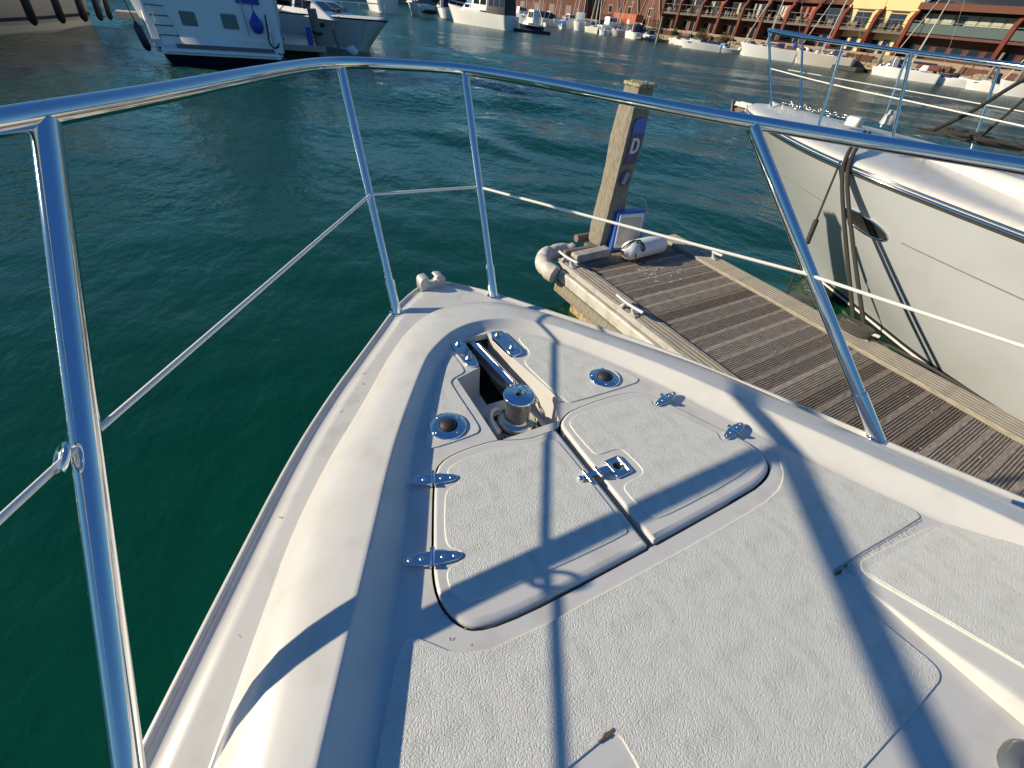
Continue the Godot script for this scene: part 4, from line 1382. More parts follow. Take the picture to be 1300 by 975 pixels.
func quay():
	var b := MB.new()
	b.box(Vector3(QX + 62.0, 0.2, -90.0), Vector3(124.0, 2.4, 420.0))
	tag(obj("quay_ground", b, M.paving), "paved quay in front of the terraced houses", "quay", "", "structure")
	b = MB.new()
	b.box(Vector3(-90.0, 0.6, -330.0), Vector3(520.0, 2.4, 90.0))
	tag(obj("far_bank", b, M.paving), "low bank closing the harbour basin", "bank", "", "structure")
	# stone wall, block by block along the stretch that shows its joints
	var t := thing("quay_wall", "pale stone quay wall with a dark tide line under the terraced houses", "wall", Vector3(QX, 0, -60))
	b = MB.new()
	b.box(Vector3(0.3, -0.6, -40.0), Vector3(0.7, 2.2, 330.0))
	obj("tide_line", b, M.weed_stone, t)
	rng.seed = 40
	for i in 62:
		for row in 2:
			var z := 40.0 - i * 2.2 + row * 1.1
			b = MB.new()
			b.box(Vector3(-0.05 + rng.randf_range(-0.06, 0.06), 0.78 + row * 0.48, z), Vector3(0.62, 0.44, 2.12 + rng.randf_range(-0.05, 0.04)))
			obj("stone", b, M.quay_stone, t)
	t = thing("terrace_wall", "low brown brick wall in front of the terraced houses", "wall", Vector3(QX + 3.2, 1.4, -60))
	for i in 15:
		if i in [4, 9]:
			continue
		b = MB.new()
		b.box(Vector3(0, 0.55, 38.0 - i * 6.6), Vector3(0.4, 1.1 if i % 3 else 0.8, 5.2))
		obj("wall_panel", b, M.roof_tile if i < 4 else M.brick_brown, t)
		b = MB.new()
		b.box(Vector3(-0.0, 1.13 if i % 3 else 0.98, 38.0 - i * 6.6), Vector3(0.5, 0.08, 5.3))
		obj("coping", b, M.quay_stone, t)
	b = MB.new()
	b.box(Vector3(5.2, 0.75, -25.0), Vector3(9.0, 1.4, 150.0))
	obj("raised_terrace", b, M.paving, t)
	for i in 5:
		var bo := thing("white_bollard", "%s white bollard on the quay, counted from the cream house's brick side" % ["first", "second", "third", "fourth", "fifth"][i], "bollard", Vector3(QX + 0.8, 1.4, -66.5 + i * 2.1 + (1.0 if i > 2 else 0.0)), 0.0, "bollards on the quay")
		b = MB.new()
		b.lathe(Vector3.ZERO, [[0.35, 0.0], [0.35, 0.6], [0.42, 0.66], [0.38, 0.85], [0.0, 0.92]], 12)
		obj("post", b, M.bollard_white, bo)
	rng.seed = 61
	var places := [[-28.0, "opposite the dark brown house"], [-34.0, "by the last timber pile"], [-40.5, "under the wide house with blinds"], [-46.0, "behind the small white sailing boat"], [-51.0, "by the wide house's far fin"], [-56.5, "below the cream house"], [-63.0, "below the cream house's brick side"], [-71.0, "below the sky-blue windows"], [-79.0, "behind the little white dinghy"], [-84.0, "between the two yellow bushes"], [-92.0, "near the dark jetty"], [-99.5, "below the yellow-green bush"]]
	for i in places.size():
		var kind := i % 4
		var cl := thing(["quay_crate", "stone_heap", "garden_pot", "bench_seat"][kind], "%s on the quay %s" % [["dark crate", "heap of grey stones", "brown garden pot", "weathered bench"][kind], places[i][1]], ["crate", "stones", "pot", "bench"][kind], Vector3(QX + rng.randf_range(1.2, 2.8), 1.4, places[i][0]), rng.randf() * 0.6)
		b = MB.new()
		if kind == 0:
			b.slab(rounded_rect(1.1, 1.5, 0.06, 2), 0.0, 0.7, 0.05)
			b.box(Vector3(0, 0.74, 0), Vector3(1.0, 0.06, 1.6))
		elif kind == 1:
			for k in 7:
				b.lathe(Vector3(rng.randf_range(-0.8, 0.8), 0, rng.randf_range(-1.2, 1.2)), [[0.5, 0.0], [0.55, 0.25], [0.35, 0.5], [0.0, 0.6]], 7, Basis(Vector3.UP, rng.randf() * 3))
		elif kind == 2:
			b.lathe(Vector3.ZERO, [[0.3, 0.0], [0.45, 0.6], [0.5, 0.62], [0.42, 0.6], [0.0, 0.55]], 12)
		else:
			b.box(Vector3(0, 0.45, 0), Vector3(0.5, 0.07, 1.8))
			b.box(Vector3(0.25, 0.75, 0), Vector3(0.06, 0.4, 1.8), Basis(Vector3.BACK, -0.2))
			b.box(Vector3(0, 0.21, 0.7), Vector3(0.45, 0.42, 0.07))
			b.box(Vector3(0, 0.21, -0.7), Vector3(0.45, 0.42, 0.07))
		obj("body", b, [M.clutter, M.quay_stone, M.roof_tile, M.clutter][kind], cl)
	for q in [[QX + 2.2, -126.0, 3.0, 0, "round green bush beside the orange brick wall"], [QX + 2.4, -111.0, 2.9, 1, "tall yellow-green bush below the far end of the brick houses"], [QX + 2.4, -95.0, 2.5, 1, "yellow bush in front of the middle brick house"], [QX + 2.4, -87.5, 2.3, 1, "yellow bush beside the moored yacht's mast"], [QX + 2.0, -67.5, 1.5, 2, "low green bush on the quay before the cream house"], [QX + 2.6, -118.5, 1.7, 2, "low bush on the bank beyond the jetty"], [QX + 2.6, -104.0, 1.8, 0, "dark bush below the brick house with the white sail"], [QX + 2.8, -131.0, 2.2, 0, "dark bush against the orange brick wall"]]:
		bush(q[0], q[1], q[2], q[3], q[4])

func bush(x: float, z: float, size: float, kind: int, label: String):
	var t := thing("bush", label, "bush", Vector3(x, 1.4, z))
	var b := MB.new()
	for k in 5:
		var d := Vector3(rng.randf_range(-0.4, 0.4), 1, rng.randf_range(-0.4, 0.4)) * size * 0.55
		b.tube(PackedVector3Array([Vector3.ZERO, d * 0.5 + Vector3(0.05, 0, 0), d]), 0.06, 5, 0.02)
	obj("stem", b, M.stem, t)
	b = MB.new()
	b.group(true)
	for i in 900:
		var dir := Vector3(rng.randfn(), rng.randfn(), rng.randfn()).normalized()
		var lump := 0.75 + 0.25 * sin(dir.x * 5.0 + z) * cos(dir.y * 4.0 + dir.z * 6.0)
		var p := Vector3(dir.x * 0.62, dir.y * 0.55 + 0.55, dir.z * 0.62) * size * lump * pow(rng.randf(), 0.28)
		p.y = maxf(p.y, 0.1)
		var a := Vector3(rng.randfn(), rng.randfn(), rng.randfn()).normalized() * 0.13
		var c := a.cross(Vector3(rng.randfn(), rng.randfn(), rng.randfn())).normalized() * 0.08
		b.quad(p - a, p + c, p + a, p - c)
	obj("foliage", b, M["leaves_%d" % kind], t)

# ---------------------------------------------------------------- terraced houses with raking brick fins
func house(label: String, z0: float, z1: float, wall: Material, style: int):
	# z0 the far side, z1 the near side; built about the facade at x = 0 looking out towards -x
	var t := thing("terraced_house", label, "house", Vector3(119.0, 2.8, (z0 + z1) / 2), 0.0, "terraced houses along the quay")
	var w := z1 - z0
	var b := MB.new()
	# side walls, back and floors leave recessed rooms
	b.box(Vector3(4.6, 3.6, -w / 2 + 0.13), Vector3(9.0, 7.2, 0.26))
	b.box(Vector3(4.6, 3.6, w / 2 - 0.13), Vector3(9.0, 7.2, 0.26))
	b.box(Vector3(9.0, 3.6, 0), Vector3(0.3, 7.2, w))
	obj("wall", b, wall, t)
	b = MB.new()
	b.box(Vector3(1.9, 1.65, 0), Vector3(0.3, 3.3, w - 0.52))
	obj("ground_front", b, wall if style != 3 else M.brick_brown, t)
	b = MB.new()
	b.box(Vector3(4.2, 3.45, 0), Vector3(9.4, 0.32, w - 0.54))
	obj("floor_slab", b, M.trim_dim if style < 3 else M.maroon, t)
	b = MB.new()
	b.box(Vector3(-0.62, 3.42, 0), Vector3(0.14, 0.36, w - 0.6))
	obj("balcony_fascia", b, M.trim_dim if style < 3 else M.maroon, t)
	# ground floor door and windows
	var n := 3 if w < 9 else 6
	for i in n:
		var pz := -w / 2 + (i + 0.5) * w / n
		var door := i == 1
		b = MB.new()
		b.box(Vector3(1.72, 1.2 if door else 1.45, pz), Vector3(0.1, 2.4 if door else 1.7, w / n * 0.72))
		var f := obj("door" if door else "window", b, M.trim if style != 3 else M.maroon, t)
		b = MB.new()
		b.box(Vector3(1.66, 1.25 if door else 1.45, pz), Vector3(0.06, 2.2 if door else 1.5, w / n * 0.62))
		obj("pane", b, M.glass_dark, f)
	# first floor glazing
	var m := 4 if w < 9 else 8
	var face_x := 1.5 if style != 2 else 0.55
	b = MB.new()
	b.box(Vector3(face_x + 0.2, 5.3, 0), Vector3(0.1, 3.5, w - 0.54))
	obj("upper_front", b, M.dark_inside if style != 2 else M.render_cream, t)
	for i in m:
		if style == 2 and (i == 0 or i == 3):
			continue
		var pz := -w / 2 + 0.3 + (i + 0.5) * (w - 0.6) / m
		b = MB.new()
		var h := 2.9 if style != 2 else 2.5
		b.box(Vector3(face_x + 0.08, 5.15 - (0.15 if style == 2 else 0.0), pz), Vector3(0.12, h, (w - 0.6) / m * 0.98))
		var f := obj("window", b, M.maroon if style != 3 else M.trim, t)
		b = MB.new()
		b.box(Vector3(face_x + 0.0, 5.15 - (0.15 if style == 2 else 0.0), pz), Vector3(0.06, h - 0.25, (w - 0.6) / m * 0.86))
		obj("pane", b, M.glass_sky if style in [1, 2] or (i + int(absf(z0))) % 4 == 1 else M.glass_dark, f)
		if style == 3 and i != 3:
			b = MB.new()
			b.box(Vector3(face_x - 0.06, 5.85, pz), Vector3(0.03, 1.25, (w - 0.6) / m * 0.8))
			obj("blind", b, M.blind, f)
	if style == 0:
		rng.seed = int(absf(z0) * 10.0)
		for k in 2:
			b = MB.new()
			var hh := rng.randf_range(0.8, 2.6)
			b.box(Vector3(face_x - 0.045, 6.45 - hh / 2, -w / 2 + 0.9 + rng.randf() * (w - 2.0)), Vector3(0.03, hh, rng.randf_range(0.3, 0.9)))
			obj("curtain", b, [M.blind, M.hull_grey, M.brick_orange, M.clutter][rng.randi() % 4], t)
	if style == 0 and int(absf(z0)) % 2 == 0:
		b = MB.new()
		b.box(Vector3(face_x - 0.05, 5.3, w * 0.2), Vector3(0.05, 2.6, w * 0.14))
		obj("shutter", b, M.brick_orange, t)
	# railing: rails and posts
	b = MB.new()
	for y in [3.75, 4.2, 5.35]:
		b.box(Vector3(-0.62, y, 0), Vector3(0.05, 0.045 if y < 5 else 0.07, w - 0.6))
	var rail := obj("balcony_rail", b, M.rail_grey, t)
	for i in (5 if w < 9 else 9):
		b = MB.new()
		b.box(Vector3(-0.62, 4.5, -w / 2 + 0.5 + i * (w - 1.0) / (4 if w < 9 else 8)), Vector3(0.05, 1.75, 0.05))
		obj("rail_post", b, M.rail_grey, rail)
	b = MB.new()
	if style == 3:
		b.box(Vector3(-0.66, 4.4, 0), Vector3(0.03, 1.3, w - 0.7))
		obj("balcony_glass", b, M.tinted_pane, rail)
	else:
		rng.seed = int(absf(z0))
		for k in 5:
			b.lathe(Vector3(0.1, 3.62, rng.randf_range(-w / 2 + 0.8, w / 2 - 0.8)), [[0.25, 0.0], [0.3, 0.45], [0.35, rng.randf_range(0.6, 1.1)], [0.0, 1.2]], 8)
		obj("balcony_pots", b, M.clutter, rail)
	# the brick fins either side: upright to the rail, then raking back to the eaves
	for s in [-1.0, 1.0]:
		b = MB.new()
		var fin := PackedVector2Array([Vector2(2.0, -1.4), Vector2(2.0, 7.6), Vector2(0.9, 7.6), Vector2(-0.95, 5.7), Vector2(-0.95, -1.4)])
		b.slab(fin, -0.17, 0.17, 0.0, Transform3D(Basis(Vector3(1, 0, 0), Vector3(0, 0, 1), Vector3(0, -1, 0)), Vector3(0, 0, s * (w / 2 - 0.17))))
		obj("fin", b, M.brick_red if style != 0 or s > 0 else M.roof_tile, t)
	# eaves and roof
	if style == 2:
		b = MB.new()
		b.box(Vector3(0.75, 8.0, 0), Vector3(0.5, 2.6, w - 0.1))
		obj("upper_wall", b, M.render_cream, t)
		b = MB.new()
		b.box(Vector3(0.42, 6.6, 0), Vector3(0.14, 0.16, w * 0.5))
		obj("lintel", b, M.maroon, t)
	b = MB.new()
	var top := 7.2 if style != 2 else 9.3
	var run := PackedVector2Array([Vector2(-0.6 if style == 3 else 0.35, top - 0.1), Vector2(9.4, top + 4.6), Vector2(9.4, top - 0.1)])
	b.slab(run, -w / 2 + 0.01, w / 2 - 0.01, 0.0, Transform3D(Basis(Vector3(1, 0, 0), Vector3(0, 0, 1), Vector3(0, -1, 0)), Vector3.ZERO))
	obj("roof", b, M.roof_slate if style == 3 else M.roof_tile, t)
	if style == 3:
		b = MB.new()
		b.box(Vector3(-0.72, 7.45, 0), Vector3(0.25, 0.95, w))
		obj("tiled_fascia", b, M.roof_tile, t)

func houses():
	var zs := [-118.3, -111.9, -104.2, -97.5, -91.0, -84.7, -78.5, -72.4, -65.9]
	var says := ["brick terraced house at the far end of the row, beside the brown gabled house", "second brick terraced house from the brown gabled house", "third brick terraced house from the brown gabled house, behind the yellow-green bush", "brick terraced house behind the small moored sports boat", "brick terraced house in the middle of the row behind the yellow bush", "brick terraced house behind the first yacht mast", "fourth brick terraced house along from the cream one", "brick terraced house next to the cream one, with sky-blue windows"]
	for i in 8:
		house(says[i], zs[i], zs[i + 1], M.brick_red if i % 3 else M.brick_brown, 1 if i == 7 else 0)
	house("half of the cream rendered house farther from the wide dark one", -65.9, -59.3, M.render_cream, 2)
	house("half of the cream rendered house next to the wide dark one", -59.3, -52.7, M.render_cream, 2)
	house("wide dark house with pale blinds under a brown tiled fascia", -52.7, -36.8, M.brick_brown, 3)
	house("dark brown house past the wide house with pale blinds", -36.8, -21.0, M.brick_brown, 3)
	house("plain brick house at the near end of the row", -21.0, -6.0, M.brick_brown, 0)
	# brown gabled house with the orange wall at its foot
	var t := thing("gabled_house", "brown tile-hung house with raking white bargeboards and an orange brick foot", "house", Vector3(120.0, 1.4, -134.0))
	var b := MB.new()
	b.box(Vector3(6, 4, 0), Vector3(12, 8, 29))
	obj("wall", b, M.brick_brown, t)
	for k in 3:
		b = MB.new()
		var z := -9.5 + k * 9.5
		b.slab(PackedVector2Array([Vector2(-4.7, 3.0), Vector2(4.7, 3.0), Vector2(0.0, 13.5)]), -0.5, 0.3, 0.0, Transform3D(Basis(Vector3(0, 0, -1), Vector3(-1, 0, 0), Vector3(0, -1, 0)), Vector3(0, 0, z)))
		var gable := obj("tile_hung_gable", b, M.roof_tile, t)
		for s in [-1.0, 1.0]:
			b = MB.new()
			b.bar(Vector3(-0.42, 3.0, z + s * 4.8), Vector3(-0.42, 13.7, z), 0.12, 0.35, Vector3.LEFT)
			obj("bargeboard", b, M.trim, gable)
		b = MB.new()
		b.box(Vector3(-0.36, 4.6, z), Vector3(0.1, 1.9, 1.8))
		var win := obj("window", b, M.trim, t)
		b = MB.new()
		b.box(Vector3(-0.40, 4.6, z), Vector3(0.1, 1.6, 1.5))
		obj("pane", b, M.glass_dark, win)
	b = MB.new()
	b.box(Vector3(-1.6, 1.9, 1.0), Vector3(2.6, 3.8, 11.0))
	obj("orange_wall", b, M.brick_orange, t)
	b = MB.new()
	b.box(Vector3(-2.95, 1.3, 3.5), Vector3(0.12, 2.2, 1.1))
	obj("door", b, M.bollard_white, t)
	for q in [["long dark boathouse beyond the brown gabled house", Vector3(134, 1.4, -180), Vector3(34, 13, 52)], ["dark shed row at the head of the basin, behind the motor cruiser", Vector3(60, 1.8, -300), Vector3(150, 16, 22)], ["long brown shed on the low bank behind the white stern", Vector3(-110, 1.8, -300), Vector3(170, 12, 22)]]:
		t = thing("boathouse", q[0], "shed", q[1])
		b = MB.new()
		b.box(Vector3(0, q[2].y / 2, 0), q[2])
		obj("wall", b, M.brick_brown, t)
		b = MB.new()
		var long_x: bool = q[2].x > q[2].z
		var half_w: float = (q[2].z if long_x else q[2].x) / 2 + 0.6
		var ln: float = (q[2].x if long_x else q[2].z) / 2 + 0.4
		b.slab(PackedVector2Array([Vector2(-half_w, q[2].y), Vector2(half_w, q[2].y), Vector2(0, q[2].y + half_w * 0.4)]), -ln, ln, 0.0, Transform3D(Basis(Vector3(0, 0, 1), Vector3(1, 0, 0), Vector3(0, -1, 0)) if long_x else Basis(Vector3(1, 0, 0), Vector3(0, 0, 1), Vector3(0, -1, 0)), Vector3.ZERO))
		obj("roof", b, M.roof_slate, t)
		for i in 9:
			b = MB.new()
			var s: float = -0.42 + i * 0.105
			if long_x:
				b.box(Vector3(s * q[2].x, 2.6, q[2].z / 2 + 0.05), Vector3(q[2].x * 0.07, 3.6, 0.12))
			else:
				b.box(Vector3(-q[2].x / 2 - 0.05, 2.6, s * q[2].z), Vector3(0.12, 3.6, q[2].z * 0.07))
			obj("shed_door", b, M.clutter if i % 2 else M.maroon, t)

# ---------------------------------------------------------------- craft: local bow towards -z, y from the waterline
func hull_of(t: Node3D, L: float, B: float, H: float, o := {}):
	# o: hull, stripe, boot, rake (bow overhang), tuck (stern width), flare, lip
	var top_row := func(side: float, fr: float) -> Array: return []
	var stations := 22
	var rake: float = o.get("rake", 0.09 * L)
	var tuck: float = o.get("tuck", 0.88)
	var levels := [[-0.5, 0.55], [-0.05, 0.80], [0.12, 0.84], [0.3, 0.88], [0.65, 0.95], [0.9, 0.99], [1.0, 1.0]]
	var lines := []
	for lv in levels:
		var k: float = clampf(lv[0], 0.0, 1.0)
		var p := PackedVector3Array()
		var ring := []
		for i in stations + 1:
			var u := float(i) / stations
			var z := L / 2 - u * (L - rake * (1.0 - pow(k, 1.3)))
			var fine := lerpf(1.55, 2.5, k)
			var hw: float = B / 2 * lv[1] * (1.0 - pow(u, fine * 1.25)) * lerpf(tuck, 1.0, smoothstep(0.0, 0.45, u))
			var y: float = lv[0] * H if lv[0] <= 0.0 else lv[0] * (H + o.get("sheer", 0.16) * H * u * u * k)
			ring.append(Vector3(hw, y, z))
		for i in range(stations, 0, -1):
			pass
		for i in stations + 1:
			p.append(Vector3(-ring[i].x, ring[i].y, ring[i].z))
		for i in range(stations - 1, -1, -1):
			p.append(ring[i])
		lines.append(p)
	var b := MB.new()
	b.grid(lines.slice(1), true)
	obj("hull", b, o.get("hull", M.bright_white), t)
	b = MB.new()
	b.grid(lines.slice(0, 2), true)
	obj("antifouling", b, o.get("boot", M.antifoul), t)
	b = MB.new()
	var cap: PackedVector3Array = lines[-1]
	var rim := PackedVector3Array()
	var mid := PackedVector3Array()
	var n := cap.size()
	for i in n:
		rim.append(Vector3(cap[i].x * 0.94, cap[i].y + 0.03, cap[i].z))
		mid.append(Vector3(0, cap[i].y + 0.03 + 0.02 * B, cap[i].z))
	b.grid([cap, rim, mid], true)
	obj("deck", b, o.get("deck", M.bright_white), t)
	if o.has("stripe"):
		b = MB.new()
		var a := PackedVector3Array()
		var c := PackedVector3Array()
		var s0: PackedVector3Array = lines[5]
		var s1: PackedVector3Array = lines[6]
		for i in n:
			var q := s0[i].lerp(s1[i], 0.55)
			var q2 := s0[i].lerp(s1[i], 0.95)
			a.append(Vector3(q.x * 1.006 + signf(q.x) * 0.012, q.y, q.z - 0.01))
			c.append(Vector3(q2.x * 1.006 + signf(q2.x) * 0.012, q2.y, q2.z - 0.01))
		b.grid([a, c], true)
		obj("sheer_stripe", b, o.stripe, t)
	return lines

func cabin_of(parent: Node, called: String, w0: float, w1: float, zb: float, zf: float, y0: float, y1: float, lean_f: float, lean_b: float, m: Material, glass: Material = null, round_ := 0.12) -> Node3D:
	# a house on deck: wider below, raked front and back; glazing bands on its sides and front
	var b := MB.new()
	var lo := rounded_rect(w0, zb - zf, round_, 3)
	var hi := rounded_rect(w1, zb - zf - lean_f - lean_b, round_, 3)
	var r := []
	for k in [0.0, 0.5, 0.93, 1.0]:
		var p := PackedVector3Array()
		for i in lo.size():
			var s := 1.0 if k < 1.0 else 0.96
			var q := lo[i].lerp(hi[i], k) * s
			p.append(Vector3(q.x, lerpf(y0, y1, k), (zb + zf) / 2 - q.y + (lean_f - lean_b) / 2 * k))
		r.append(p)
	b.grid(r, true)
	b.fan(r[-1])
	var o := obj(called, b, m, parent)
	if glass:
		b = MB.new()
		var ya := lerpf(y0, y1, 0.42)
		var yb := lerpf(y0, y1, 0.86)
		for s in [-1.0, 1.0]:
			for k in 3:
				var za := lerpf(zb - lean_b * 0.5 - 0.15, zf + lean_f * 0.7 + 0.2, k / 3.0 + 0.02)
				var zc := lerpf(zb - lean_b * 0.5 - 0.15, zf + lean_f * 0.7 + 0.2, (k + 1) / 3.0 - 0.03)
				var xa := lerpf(w0, w1, 0.42) / 2 + 0.012
				var xb := lerpf(w0, w1, 0.86) / 2 + 0.012
				var v := [Vector3(s * xa, ya, za), Vector3(s * xa, ya, zc), Vector3(s * xb, yb, zc), Vector3(s * xb, yb, za)]
				if s > 0:
					b.quad(v[0], v[1], v[2], v[3])
				else:
					b.quad(v[3], v[2], v[1], v[0])
		var fz0 := zf + lean_f * 0.42 - 0.015
		var fz1 := zf + lean_f * 0.86 - 0.015
		for k in 2:
			var s := -1.0 if k == 0 else 1.0
			var xi := 0.05 * s
			b.quad(Vector3(xi, ya, fz0), Vector3(s * w0 * 0.40, ya, fz0), Vector3(s * w1 * 0.40, yb, fz1), Vector3(xi, yb, fz1))
		obj("window", b, glass, o)
	return o

func pulpit(t: Node3D, L: float, B: float, H: float, sheer := 0.16, back := 0.1):
	var b := MB.new()
	var pts := []
	for i in 13:
		var s := -1.0 + i / 6.0
		var u := 1.0 - absf(s) * (0.62 - back)
		var hw := B / 2 * 0.9 * (1.0 - pow(u, 3.0)) * signf(s)
		pts.append(Vector3(hw, H * (1.0 + sheer * u * u) + 0.62, L / 2 - u * L * 0.985))
	b.tube(path(pts, 1), 0.022, 6)
	for i in range(0, 13, 2):
		b.tube(PackedVector3Array([pts[i] - Vector3(0, 0.62, 0.0), pts[i]]), 0.018, 5)
	obj("deck_rail", b, M.steel, t)

func cruiser(label: String, at: Vector3, bow: Vector2, L: float, B: float, H: float, o := {}) -> Node3D:
	var t := thing("motor_cruiser", label, "motor boat", at, atan2(-bow.x, -bow.y), o.get("group", ""))
	hull_of(t, L, B, H, o)
	var style: int = o.get("style", 0)
	var cw := B * 0.72
	if style == 0:
		cabin_of(t, "cabin", cw, cw * 0.72, L * 0.12, -L * 0.30, H, H + 0.75, L * 0.14, 0.1, M.bright_white, M.glass_dark)
		cabin_of(t, "windscreen", cw * 0.98, cw * 0.8, L * 0.16, -L * 0.06, H + 0.5, H + 1.25, L * 0.08, 0.1, M.glass_dark)
		cabin_of(t, "canopy", cw, cw * 0.86, L * 0.44, L * 0.08, H + 0.1, H + 1.55, 0.25, 0.3, o.get("canopy", M.navy_canvas))
		var b := MB.new()
		b.tube(path([Vector3(-cw * 0.55, H + 0.1, L * 0.3), Vector3(-cw * 0.5, H + 1.7, L * 0.22), Vector3(0, H + 1.85, L * 0.2), Vector3(cw * 0.5, H + 1.7, L * 0.22), Vector3(cw * 0.55, H + 0.1, L * 0.3)], 2), 0.09, 8)
		obj("radar_arch", b, M.bright_white, t)
	elif style == 1:
		cabin_of(t, "cabin", cw, cw * 0.8, L * 0.1, -L * 0.2, H, H + 1.0, 0.7, 0.1, M.bright_white, M.glass_dark)
		cabin_of(t, "wheelhouse", cw * 0.95, cw * 0.85, L * 0.3, -L * 0.06, H + 0.3, H + 2.0, 0.5, 0.1, M.bright_white, M.glass_dark)
	elif style == 2:
		cabin_of(t, "foredeck", cw * 0.9, cw * 0.5, L * 0.1, -L * 0.36, H, H + 0.35, L * 0.2, 0.05, M.bright_white)
		cabin_of(t, "windscreen", cw * 0.9, cw * 0.8, L * 0.12, -L * 0.04, H + 0.2, H + 0.75, 0.35, 0.1, M.glass_dark)
		cabin_of(t, "cockpit_cover", cw, cw * 0.8, L * 0.45, L * 0.1, H, H + 0.5, 0.3, 0.3, o.get("canopy", M.navy_canvas))
	elif style == 3:
		cabin_of(t, "tarpaulin", B * 0.92, B * 0.35, L * 0.44, -L * 0.40, H - 0.05, H + 0.85, L * 0.2, 0.4, o.get("canopy", M.blue_tarp))
	elif style == 4:
		var b := MB.new()
		b.box(Vector3(0, H * 0.9, L * 0.1), Vector3(B * 0.7, 0.06, 0.3))
		b.box(Vector3(0, H * 0.9, -L * 0.15), Vector3(B * 0.6, 0.06, 0.3))
		obj("thwart", b, M.teak, t)
	if o.get("outboard", false):
		for s in ([-0.35, 0.35] if style == 4 else [0.0]):
			var b := MB.new()
			b.slab(rounded_rect(0.34, 0.5, 0.1, 3), H - 0.05, H + 0.6, 0.12, Transform3D(Basis(), Vector3(s, 0, L / 2 + 0.2)))
			b.box(Vector3(s, H * 0.3, L / 2 + 0.25), Vector3(0.14, H + 0.5, 0.22))
			obj("outboard_motor", b, M.bollard_white if style == 4 else M.fender_black, t)
	if o.get("rail", true):
		pulpit(t, L, B, H, o.get("sheer", 0.16))
	return t

func sailer(label: String, at: Vector3, bow: Vector2, L: float, B: float, H: float, mast: float, o := {}) -> Node3D:
	var t := thing("sailing_boat", label, "sailing boat", at, atan2(-bow.x, -bow.y), o.get("group", ""))
	hull_of(t, L, B, H, o)
	cabin_of(t, "coachroof", B * 0.62, B * 0.5, L * 0.16, -L * 0.22, H, H + 0.42, L * 0.1, 0.1, M.bright_white, M.glass_dark)
	cabin_of(t, "sprayhood", B * 0.6, B * 0.5, L * 0.24, L * 0.10, H + 0.25, H + 0.95, 0.3, 0.05, o.get("canopy", M.navy_canvas))
	var b := MB.new()
	b.tube(PackedVector3Array([Vector3(0, H, -L * 0.08), Vector3(0, H + mast, -L * 0.06)]), 0.095, 8, 0.06)
	var sp := obj("mast", b, M.mast_alloy, t)
	b = MB.new()
	for k in [0.45, 0.72]:
		b.bar(Vector3(-B * 0.34 * (1.2 - k), H + mast * k, -L * 0.07), Vector3(B * 0.34 * (1.2 - k), H + mast * k, -L * 0.07), 0.05, 0.04)
	obj("spreader", b, M.mast_alloy, sp)
	b = MB.new()
	b.tube(PackedVector3Array([Vector3(0, H + 1.15, -L * 0.05), Vector3(0, H + 1.2, L * 0.34)]), 0.16, 8, 0.11)
	obj("boom_cover", b, o.get("cover", M.navy_canvas), sp)
	b = MB.new()
	b.tube(PackedVector3Array([Vector3(0, H + 0.2, -L * 0.47), Vector3(0, H + mast * 0.97, -L * 0.07)]), 0.03 if o.has("cover") else 0.05, 5)
	b.tube(PackedVector3Array([Vector3(0, H + 0.2, L * 0.47), Vector3(0, H + mast, -L * 0.06)]), 0.016, 4)
	for s in [-1.0, 1.0]:
		b.tube(PackedVector3Array([Vector3(s * B * 0.42, H, -L * 0.05), Vector3(s * B * 0.2, H + mast * 0.45, -L * 0.07), Vector3(0, H + mast * 0.95, -L * 0.07)]), 0.016, 4)
	obj("stay", b, M.mast_alloy, sp)
	pulpit(t, L, B, H, 0.1)
	return t

func fender_on(label: String, at: Vector3, length: float, r: float, m: Material, lean := Vector3.ZERO, grp := ""):
	var b := MB.new()
	b.lathe(Vector3.ZERO, [[0.0, -length / 2], [r * 0.4, -length / 2 + 0.01], [r, -length / 2 + r], [r, length / 2 - r], [r * 0.4, length / 2], [0.03, length / 2 + 0.05]], 12)
	b.tube(PackedVector3Array([Vector3(0, length / 2, 0), Vector3(0, length / 2 + 0.7, 0)]), 0.018, 5)
	var o := obj("hull_fender", b, m)
	o.position = at
	o.rotation = lean
	tag(o, label, "fender", grp)

